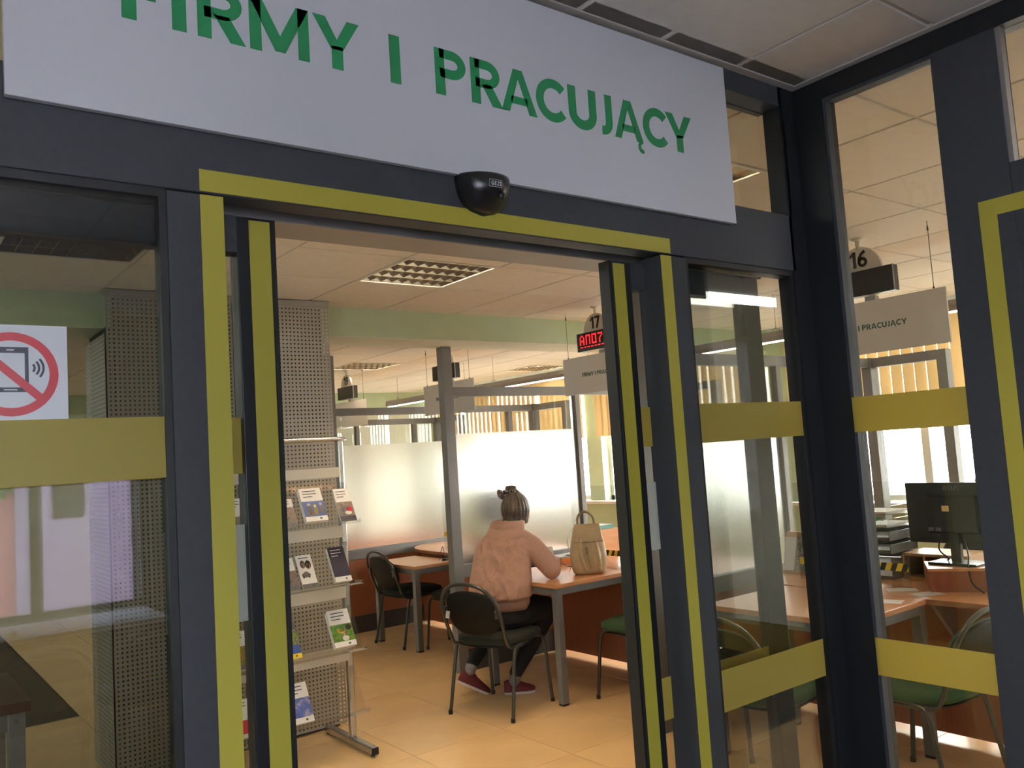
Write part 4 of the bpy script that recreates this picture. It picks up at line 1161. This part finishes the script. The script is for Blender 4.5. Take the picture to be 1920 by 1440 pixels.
# hair with bun and scrunchie
ha = MB()
ha.ball(HC+(-Fd*.018+Up*.012)*HK, K(.080, .088, .106), 22, 16, BAS)
ha.ball(HC+(-Fd*.050-Up*.040)*HK, K(.066, .050, .072), 18, 12, BAS)
ha.ball(HC+(-Fd*.010-Up*.050-Rd*.045)*HK, K(.034, .045, .055), 14, 10, BAS)
BN = HC+(-Fd*.030+Up*.128-Rd*.016)*HK
limb(ha, [HC+(-Fd*.02+Up*.09)*HK, BN-Up*.01], [.046, .032])
ha.ball(BN, (.040, .036, .027), 14, 10, BAS)
ha.ball(BN+Rd*.020+Up*.008, (.022, .022, .017), 12, 8, BAS); ha.ball(BN-Rd*.020+Up*.010, (.020, .02, .016), 12, 8, BAS)
for q in range(40):                                # locks drawn up into the bun
    a = -1.9+q*.098
    u, v = math.sin(a), -math.cos(a)
    c0 = HC-Fd*.018*HK
    p0 = c0+(Up*-.075+Rd*(.066*u)+Fd*(.056*v))*HK; p1 = c0+(Up*.015+Rd*(.0805*u)+Fd*(.0885*v))*HK; p2 = c0+(Up*.080+Rd*(.054*u)+Fd*(.058*v))*HK; p3 = BN-Up*.016+Rd*.02*u+Fd*.02*v
    pth = smoothpath([p0, p1, p2, p3], 5)
    limb(ha, pth, [.0045+.003*(q % 3)]*len(pth), 6)
hr = organic('hair', ha, 'hair', wo, .0045, 1)
lk = MB()
for q in range(11):
    a = -1.5+q*.27+random.uniform(-.06, .06)
    u, v = math.sin(a), -math.cos(a)
    c0 = HC-Fd*.018*HK
    p0 = c0+(Up*-.05+Rd*(.070*u)+Fd*(.062*v))*HK; p1 = c0+(Up*.018+Rd*(.0825*u)+Fd*(.0905*v))*HK; p2 = c0+(Up*.082+Rd*(.053*u)+Fd*(.058*v))*HK; p3 = BN-Up*.014+Rd*.02*u+Fd*.02*v
    lk.tube(smoothpath([p0, p1, p2, p3], 5), .0052, 6)
for q in range(4):                                 # loose wisps at the nape
    u = -.06+.035*q
    lk.tube(smoothpath([HC+(Rd*u-Fd*.075-Up*.03)*HK, HC+(Rd*u*1.1-Fd*.085-Up*.07)*HK, HC+(Rd*u*1.2-Fd*.082-Up*.10)*HK], 4), .0026, 5)
lk.build('hair_highlights', 'hair_light', hr, smooth=True, label='blond streaks')
sc_ = MB()
for q in range(10):
    a = 2*PI*q/10
    sc_.ball(BN-Up*.016+Rd*.034*math.cos(a)+Fd*.034*math.sin(a), .013, 8, 6)
sc_.ball(BN-Rd*.072-Up*.034-Fd*.01, (.024, .012, .040), 12, 10, Matrix.Rotation(math.radians(-30), 3, Fd) @ BAS)
sc_.ball(BN-Rd*.040-Up*.018-Fd*.012, (.016, .010, .016), 10, 8, BAS)
sc_.build('scrunchie', 'scrunchie_print', wo, smooth=True, label='black and white patterned scrunchie')
# phone in her hands
o = B((-.036, -.075, -.004), (.036, .075, .004)).build('smartphone', 'black_plastic', None, bev=.003)
o.location = (3.915, 4.795, .872); o.rotation_euler = (.55, 0, -.55)
tag(o, 'smartphone held in the woman\'s hands', 'phone')
sc2 = MB().add([(-.033, -.07, .0043), (.033, -.07, .0043), (.033, .07, .0043), (-.033, .07, .0043)], [(0, 1, 2, 3)]).build('screen', 'ink_white', o)

# ---- backpack on the table
bp = thing('backpack', 'beige leather backpack standing on the customer table', 'backpack', (3.945, 4.41, .756), world=False)
bp.rotation_euler = (0, 0, math.radians(-40))
def rr(w_, d_, z, cx=0, cy_=0, n=36, e=.55):
    return [(cx+w_*math.copysign(abs(math.cos(a))**e, math.cos(a)), cy_+d_*math.copysign(abs(math.sin(a))**e, math.sin(a)), z) for a in [2*PI*q/n for q in range(n)]]
vol = MB().loft([rr(.095, .060, .0), rr(.108, .072, .012), rr(.122, .082, .06), rr(.126, .084, .12), rr(.118, .078, .19), rr(.104, .068, .25), rr(.094, .050, .295), rr(.088, .034, .318, .004), rr(.080, .022, .326, .004)])
for (a, b, c) in [((-.05, -.076, .24), (-.045, -.088, .13), (-.02, -.08, .03)), ((.05, -.072, .23), (.065, -.085, .12), (.07, -.075, .03)), ((-.09, -.055, .26), (-.108, -.062, .14), (-.10, -.055, .04))]:
    pth = smoothpath([a, b, c], 4); limb(vol, pth, [.009+.006*math.sin(PI*i/(len(pth)-1)) for i in range(len(pth))], 8)
organic('bag_body', vol, 'bag_leather', bp, .006, 3)
fl_ = MB().loft([[( -.094, -.070, .222), (.098, -.070, .222), (.098, -.077, .222), (-.094, -.077, .222)], [(-.092, -.060, .262), (.096, -.060, .262), (.096, -.068, .262), (-.092, -.068, .262)], [(-.088, -.040, .305), (.092, -.040, .305), (.092, -.049, .307), (-.088, -.049, .307)], [(-.082, -.010, .329), (.088, -.010, .329), (.088, -.012, .336), (-.082, -.012, .336)], [(-.078, .035, .322), (.084, .035, .322), (.084, .040, .330), (-.078, .040, .330)]]).build('flap', 'bag_leather', bp, bev=.002)
MB().tube([(-.094, -.080, .220), (0, -.084, .217), (.098, -.080, .220)], .0028, 6).build('flap_seam', 'bag_strap', bp)
zp = MB().tube(smoothpath([(-.012, -.080, .19), (-.008, -.0885, .12), (.012, -.083, .045)], 5), .003, 6).build('zip', 'zip', bp)
B((-.018, -.094, .135), (-.006, -.090, .185)).build('zip_pull', 'bag_strap', zp, bev=.002)
hp = smoothpath([(-.055, .01, .325), (-.058, .01, .37), (-.035, .01, .405), (0, .01, .416), (.030, .01, .400), (.050, .01, .37), (.055, .01, .325)], 5)
MB().tube(hp, .0085, 8).build('handle', 'bag_strap', bp, smooth=True)
for (pts) in ([(-.105, .03, .05), (-.150, .0, .06), (-.175, -.03, .10), (-.150, -.04, .135), (-.115, -.02, .12), (-.120, .0, .06), (-.135, .01, .012)], [(-.07, .04, .32), (-.115, .05, .28), (-.135, .05, .22), (-.125, .045, .16)]):
    pth = smoothpath(pts, 5)
    MB().loft([[(p.x, p.y-.013, p.z+.002), (p.x, p.y+.013, p.z+.002), (p.x-.003, p.y+.013, p.z-.002), (p.x-.003, p.y-.013, p.z-.002)] for p in pth]).build('shoulder_strap', 'bag_strap', bp)

# ---- orange tray with leaflets
ot = thing('leaflet_tray', 'orange tray piled with leaflets beside the woman\'s hands', 'tray', (4.30, 5.02, .756))
MB().box((4.13, 4.92, .756), (4.40, 5.12, .762)).box((4.13, 4.92, .762), (4.40, 4.926, .80)).box((4.13, 5.114, .762), (4.40, 5.12, .80)).box((4.13, 4.926, .762), (4.136, 5.114, .80)).box((4.394, 4.926, .762), (4.40, 5.114, .80)).build('tray', 'orange_tray', ot, bev=.002)
for q in range(6):
    o = B((-.085, -.125, 0), (.085, .125, .006)).build('leaflet', ['print_mixed', 'paper', 'print_park', 'print_mixed', 'paper', 'print_mixed'][q])
    o.location = (4.265+random.uniform(-.01, .01), 5.02, .764+.0075*q); o.rotation_euler = (0, 0, PI/2+random.uniform(-.1, .1))
    tag(o, ['bottom leaflet in the orange tray', 'second lowest leaflet in the orange tray', 'third leaflet from below in the orange tray', 'third leaflet from the top of the tray pile', 'second leaflet from the top of the tray pile', 'topmost patterned leaflet on the tray pile'][q], 'leaflet', group='leaflets in the orange tray')

# ---- clear desk screens with hazard tape
def desk_screen(x, y0, y1, z1, label, tape=True, tz=.84):
    t = thing('desk_screen', label, 'desk screen', (x, (y0+y1)/2, .755), group='clear acrylic desk screens')
    B((x, y0, .757), (x+.004, y1, z1)).build('acrylic_sheet', 'acrylic', t)
    for y in (y0+.08, y1-.08):
        B((x-.05, y-.003, .755), (x+.05, y+.003, .80)).build('foot', 'acrylic', t)
    if tape:
        B((x-.0012, y0+.01, tz), (x-.0004, y1-.01, tz+.042)).build('hazard_tape', 'tape_yellow', t, label='yellow and black hazard tape')
        nst = int((y1-y0)/.062)
        for q in range(nst):
            y = y0+.02+q*.062
            MB().prism([(y, tz), (y+.030, tz), (y+.012, tz+.042), (y-.018, tz+.042)], 'x', x-.0016, x-.0011).build('tape_stripe', 'ink_black', t)
    return t
desk_screen(4.42, 2.40, 3.08, 1.32, 'clear acrylic screen with hazard tape near the monitor')
desk_screen(4.42, 4.45, 5.10, 1.32, 'clear acrylic screen with hazard tape behind the backpack', tz=.80)
desk_screen(4.42, 6.30, 6.98, 1.28, 'clear acrylic screen with hazard tape on the curved desk', tz=.86)

# ---- pen on a wire stand, far table
ps = thing('pen_stand', 'black wire pen stand on the small far table', 'pen stand', (4.05, 6.42, .711))
MB().tube(smoothpath([(4.02, 6.44, .713), (4.03, 6.43, .78), (4.045, 6.42, .83), (4.055, 6.42, .80), (4.065, 6.40, .713)], 4), .003, 6).build('wire', 'tube_dark', ps, smooth=True)
MB().tube([(4.05, 6.40, .711), (4.05, 6.40, .728)], [.03, .022], 12).build('base', 'black_plastic', ps, smooth=True)

# ================================================================== THE MONITOR DESK
ri = thing('monitor_riser', 'brown wooden riser box under the monitor', 'riser', (4.467, 2.10, .755), math.radians(31), world=False)
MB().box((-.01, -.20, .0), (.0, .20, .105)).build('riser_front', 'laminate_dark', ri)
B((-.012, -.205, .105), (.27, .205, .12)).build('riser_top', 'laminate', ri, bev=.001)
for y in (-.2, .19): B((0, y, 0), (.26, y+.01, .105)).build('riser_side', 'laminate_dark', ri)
mo = thing('monitor', 'black computer monitor seen from behind, with pale square sticker', 'monitor', (4.58, 2.215, .875), 0, world=False)
B((-.012, -.25, .105), (.012, .25, .425)).build('screen_case', 'black_plastic', mo, bev=.004)
B((-.035, -.13, .16), (-.011, .13, .36)).build('rear_housing', 'black_plastic', mo, bev=.008)
B((.0122, -.24, .118), (.0128, .24, .415)).build('screen', 'navy_print', mo)
B((-.03, -.026, .012), (.0, .026, .20)).build('stand_neck', 'black_plastic', mo, bev=.003)
B((-.09, -.125, .0), (.07, .125, .013)).build('stand_base', 'black_plastic', mo, bev=.004)
B((-.0362, .01, .275), (-.035, .047, .305)).build('sticker', 'note_yellow', mo, label='small pale square sticker')
for y in (.115, .075): B((-.0362, y-.014, .17), (-.035, y+.014, .19)).build('rating_label', 'sign_back', mo)
text('ASUS', (-.0128, .045, .385), (0, -1, 0), (0, 0, 1), .024, .0006, 'sign_back', mo, name='brand_letter', gap=.12)
cb = MB().tube(smoothpath([(-.035, -.05, .14), (-.075, -.085, .06), (-.12, -.10, .0), (-.16, -.13, -.07), (-.175, -.19, -.11)], 5), .0045, 6).build('power_cable', 'rubber', mo, smooth=True)
MB().tube(smoothpath([(-.035, .06, .17), (-.06, .07, .08), (-.03, .04, .03), (.04, .09, .005)], 5), .004, 6).build('video_cable', 'rubber', mo, smooth=True)
for dy, lb in ((2.05, 'black monitor on the desk beside the backpack, hidden by the door edge'), (4.1, 'black monitor blurred behind the frosted partition')):
    dup(mo, (4.58, 2.215+dy, .875), 0, lb, 'clerk monitors')
    dup(ri, (4.467, 2.10+dy, .755), math.radians(31), 'brown riser box under the ' + lb.split(',')[0], 'monitor risers')
# letter trays
lt_ = thing('letter_tray_stack', 'stack of grey letter trays behind the acrylic screen', 'letter trays', (4.75, 2.72, .755))
for q in range(6):
    z = .757+.072*q
    MB().box((4.60, 2.60, z), (4.90, 2.84, z+.004)).box((4.60, 2.60, z+.004), (4.604, 2.84, z+.02)).box((4.896, 2.60, z), (4.90, 2.84, z+.06)).box((4.60, 2.60, z+.004), (4.90, 2.604, z+.05)).box((4.60, 2.836, z+.004), (4.90, 2.84, z+.05)).build('letter_tray', 'tray_smoke' if q < 4 else 'acrylic', lt_)
    B((4.62, 2.62, z+.0045), (4.88, 2.82, z+.016)).build('paper_pile', 'paper', lt_)
ly = thing('lanyard', 'green lanyard coiled on the letter trays', 'lanyard', (4.64, 2.7, 1.07))
pth = [(4.645+.035*math.cos(a*.8)+.01*math.sin(a*2.3), 2.70+.05*math.sin(a*.9), 1.066+.016+.004*math.sin(a*3)+.0012*a) for a in [q*.35 for q in range(46)]]
MB().tube(pth, .0035, 6).build('cord', 'lanyard_green', ly, smooth=True)
o = B((4.582, 2.665, 1.03), (4.584, 2.715, 1.075)).build('sticky_note', 'note_yellow')
tag(o, 'small yellow note on the front of the letter trays', 'note')
pg = thing('pigeonhole_box', 'wooden pigeonhole box beside the letter trays', 'organizer', (4.82, 2.38, .755))
B((4.68, 2.22, .885), (4.93, 2.58, .90)).build('top', 'wood_pale', pg); B((4.68, 2.22, .755), (4.93, 2.58, .768)).build('bottom', 'wood_pale', pg)
for y in (2.22, 2.335, 2.45, 2.568): B((4.68, y, .768), (4.93, y+.012, .885)).build('divider', 'wood_pale', pg)
B((4.918, 2.22, .768), (4.93, 2.58, .885)).build('back', 'wood_pale', pg)
for q in range(3):
    o = B((-.105, -.148, 0), (.105, .148, .018)).build('paper_stack', 'paper')
    o.location = (4.74, 1.83, .7555+.0185*q); o.rotation_euler = (0, 0, .1*q)
    tag(o, ['lowest paper stack to the right behind the monitor stand', 'middle paper stack to the right behind the monitor stand', 'top paper stack to the right behind the monitor stand'][q], 'paper', group='paper stacks behind the monitor')
for q, (x, y, a, lb) in enumerate([(4.02, 2.32, .3, 'small paper slip near the table front edge'), (4.35, 2.42, .7, 'white paper sheet lying by the acrylic screen'), (4.30, 2.26, 1.1, 'white paper sheet by the riser box corner')]):
    o = B((-.05, -.075, 0), (.05, .075, .0012)).build('paper_sheet', 'paper'); o.location = (x, y, .7555); o.rotation_euler = (0, 0, a)
    tag(o, lb, 'paper', group='loose papers on the monitor desk')
wh = thing('brochure_holder', 'wooden brochure holder with upright leaflets near the partition', 'holder', (4.62, 3.22, .755))
MB().add([(4.58, 3.12, .755), (4.60, 3.12, .755), (4.66, 3.12, 1.0), (4.64, 3.12, 1.0), (4.58, 3.30, .755), (4.60, 3.30, .755), (4.66, 3.30, 1.0), (4.64, 3.30, 1.0)], [(0, 1, 2, 3), (4, 7, 6, 5), (0, 4, 5, 1), (1, 5, 6, 2), (2, 6, 7, 3), (3, 7, 4, 0)]).build('back_board', 'wood_pale', wh)
B((4.55, 3.11, .755), (4.68, 3.31, .772)).build('base', 'wood_pale', wh)
for q in range(2):
    y = 3.13+.09*q
    MB().add([(4.565, y, .773), (4.575, y, .773), (4.632, y, .97), (4.622, y, .97), (4.565, y+.08, .773), (4.575, y+.08, .773), (4.632, y+.08, .97), (4.622, y+.08, .97)], [(0, 1, 2, 3), (4, 7, 6, 5), (0, 4, 5, 1), (1, 5, 6, 2), (2, 6, 7, 3), (3, 7, 4, 0)]).build('leaflet', ['print_mixed', 'paper'][q], wh)
# small box behind the bag
bo = thing('document_box', 'small brown box with teal booklet behind the backpack', 'box', (4.72, 5.12, .755))
B((4.62, 5.03, .755), (4.84, 5.20, .955)).build('box_body', 'laminate', bo, bev=.002)
o = B((4.63, 5.05, .955), (4.82, 5.19, .985)).build('booklet', 'teal', None, bev=.002)
tag(o, 'teal booklet lying on the small brown box', 'booklet')
B((4.628, 5.06, .985), (4.80, 5.18, .987)).build('cover', 'paper', o)

# ---- clerk behind the monitor
clk = thing('person', 'clerk with dark hair half hidden behind the monitor', 'person', (5.25, 2.36, 0))
CH = Vector((5.26, 2.33, 1.215)); Fd = Vector((-1, 0, 0)); Rd = Vector((0, 1, 0)); BAS = Matrix((Rd, Fd, Up)).transposed()
body = MB()
body.loft([oval((5.32, 2.33, .48), .16, .12), oval((5.31, 2.33, .70), .15, .11), oval((5.30, 2.33, .92), .17, .11), oval((5.29, 2.33, 1.01), .16, .09), oval((5.28, 2.33, 1.06), .07, .06)])
limb(body, [(5.28, 2.33, 1.03), (5.265, 2.33, 1.13)], [.052, .05])
body.ball(CH, (.070, .086, .105), 20, 14, BAS); body.ball(CH+Fd*.045-Up*.03, (.055, .052, .068), 16, 12, BAS); body.ball(CH+Fd*.098-Up*.032, (.011, .014, .018), 10, 8, BAS)
for sd in (-1, 1):
    body.ball(CH+Rd*.073*sd-Up*.02, (.009, .018, .029), 10, 8, BAS)
    limb(body, [(5.30, 2.33+sd*.17, .99), (5.20, 2.33+sd*.24, .80), (4.97, 2.36+sd*.12, .80)], [.048, .038, .026])
    hand(body, (4.97, 2.36+sd*.12, .80), (-1, -sd*.3, 0), (0, 1, 0), (0, 0, 1), .95, .3, sd)
    limb(body, [(5.30, 2.33+sd*.09, .53), (4.99+.0, 2.33+sd*.1, .52), (5.08, 2.33+sd*.1, .05)], [.075, .055, .04])
    limb(body, [(5.08, 2.33+sd*.1, .04), (4.98, 2.33+sd*.1, .03)], [.04, .03])
organic('body', body, 'skin', clk, .0065, 3)
sh = MB()
sh.loft([oval((5.32, 2.33, .50), .19, .15), oval((5.31, 2.33, .70), .175, .14), oval((5.30, 2.33, .92), .20, .135), oval((5.29, 2.33, 1.01), .17, .11), oval((5.28, 2.33, 1.07), .08, .075)])
for sd in (-1, 1): limb(sh, [(5.30, 2.33+sd*.16, .99), (5.22, 2.33+sd*.235, .83)], [.072, .056])
organic('shirt', sh, 'shirt_dark', clk, .009, 4)
tr2 = MB(); tr2.ball((5.30, 2.33, .55), (.18, .16, .09), 16, 10, BAS)
for sd in (-1, 1): limb(tr2, [(5.30, 2.33+sd*.09, .55), (4.99, 2.33+sd*.1, .54), (5.07, 2.33+sd*.1, .09)], [.092, .07, .055])
organic('trousers', tr2, 'trousers', clk, .01, 4)
ha = MB(); ha.ball(CH-Fd*.02+Up*.022, (.080, .090, .100), 20, 14, BAS); ha.ball(CH-Fd*.05-Up*.04, (.06, .045, .07), 16, 10, BAS)
organic('hair', ha, 'hair_black', clk, .007, 2)
oc = thing('office_chair', 'black swivel chair under the clerk', 'chair', (5.34, 2.33, 0))
MB().loft([rr(.20, .21, .42, 5.33, 2.33), rr(.23, .23, .44, 5.33, 2.33), rr(.22, .22, .478, 5.33, 2.33)]).build('seat', 'fabric_dark', oc, smooth=True)
MB().loft([[(5.54+.05*(z-.6), 2.33+w_*math.cos(a), z+.0) for a in (0,)] + [(5.535+.05*(z-.6), 2.33-w_, z), (5.575+.05*(z-.6), 2.33-w_, z), (5.575+.05*(z-.6), 2.33+w_, z)] for z, w_ in ((.55, .17), (.65, .2), (.9, .2), (.98, .15))]).build('backrest', 'fabric_dark', oc)
MB().tube([(5.33, 2.33, .07), (5.33, 2.33, .42)], .028, 10).build('gas_lift', 'black_plastic', oc, smooth=True)
B((5.40, 2.30, .425), (5.57, 2.36, .44)).box((5.55, 2.30, .44), (5.57, 2.36, .60)).build('back_bar', 'black_plastic', oc)
for q in range(5):
    a = 2*PI*q/5+.3
    lg = MB().tube([(5.33, 2.33, .09), (5.33+.26*math.cos(a), 2.33+.26*math.sin(a), .065)], [.024, .014], 8).build('base_arm', 'black_plastic', oc, smooth=True)
    MB().ball((5.33+.265*math.cos(a), 2.33+.265*math.sin(a), .028), (.026, .026, .028), 10, 8).build('castor', 'rubber', lg, smooth=True)

# ---- table seen low through the left glass
lt2 = thing('side_table', 'dark topped metal table low in the left glass', 'table', (.1, 4.2, 0))
B((-.75, 3.93, .715), (.53, 4.62, .755)).build('tabletop', 'table_dark', lt2, bev=.002)
for nm, a, b in (('apron', (-.7, 3.945, .65), (.5, 3.97, .715)), ('apron', (.485, 3.97, .65), (.51, 4.58, .715))): B(a, b).build(nm, 'table_metal', lt2)
for lx in (-.72, .45):
    for ly in (3.94, 4.55):
        lg = B((lx, ly, 0), (lx+.06, ly+.06, .715)).build('leg', 'table_metal', lt2, bev=.003)
        if lx > 0 and ly < 4: MB().tube([(lx+.03, ly-.004, .685), (lx+.03, ly+.002, .685)], .010, 12).build('screw', 'chrome', lg)

# ================================================================== OUTDOORS
o = B((-40, -60, -.6), (60, -3.45, -.5)).box((-40, -3.45, -.6), (.27, -1.32, -.5)).build('ground_front', 'ground'); tag(o, 'pale paving outside the hall window', 'ground', kind='structure')
o = B((7.6, -30, -.6), (60, 60, -.5)).build('ground_side', 'ground_dark'); tag(o, 'pale ground outside the office windows', 'ground', kind='structure')
bd = thing('building', 'lilac plastered building across the hall window with red corner', 'building', (2.6, -9, -.5))
B((1.35, -11, -.5), (2.55, -8.0, 6)).build('facade', 'brick_lilac', bd); B((1.10, -10.9, -.5), (1.35, -8.05, 6)).build('corner_pillar', 'brick_red', bd)
B((1.72, -8.01, 1.2), (2.05, -7.98, 2.0)).build('dark_window', 'frame_dark', bd)
b2 = B((2.86, -11, -.5), (9, -7.8, 7)).build('building', 'brick_lilac'); tag(b2, 'second lilac building added right of the bright gap to block sky light', 'building')  # added block, cuts the sky light reaching the right of the hall
def tree(x, y, h, r, label):
    t = thing('tree', label, 'tree', (x, y, -.5), group='trees outside the hall window')
    MB().tube([(x, y, -.5), (x+.05, y, h*.5)], [.12, .07], 8).build('trunk', 'bark', t, smooth=True)
    lv = MB(); rn = random.Random(int(x*100))
    for q in range(3500):
        a, b_, rad = rn.uniform(0, 2*PI), rn.uniform(-1, 1), r*rn.uniform(.5, 1)**.5
        c = Vector((x+rad*math.cos(a)*math.sqrt(1-b_*b_), y+rad*math.sin(a)*math.sqrt(1-b_*b_), h*.72+rad*b_*1.1))
        u = Vector((rn.uniform(-1, 1), rn.uniform(-1, 1), rn.uniform(-1, 1))).normalized()*.11; v = u.orthogonal().normalized()*.07
        lv.add([c-u, c+v, c+u, c-v], [(0, 1, 2, 3)])
    lf = lv.build('foliage', 'hedge', t); lf['kind'] = 'stuff'
tree(.9, -8.6, 3.2, 1.0, 'bushy tree outside the hall window, nearest to the lilac building')
tree(-2.2, -9.2, 3.8, 1.4, 'bushy tree outside the middle of the hall window')
tree(-4.2, -8.8, 4.2, 1.7, 'bushy tree outside the left end of the hall window')
for o in list(bpy.data.objects):
    if '_w' in o: del o['_w']
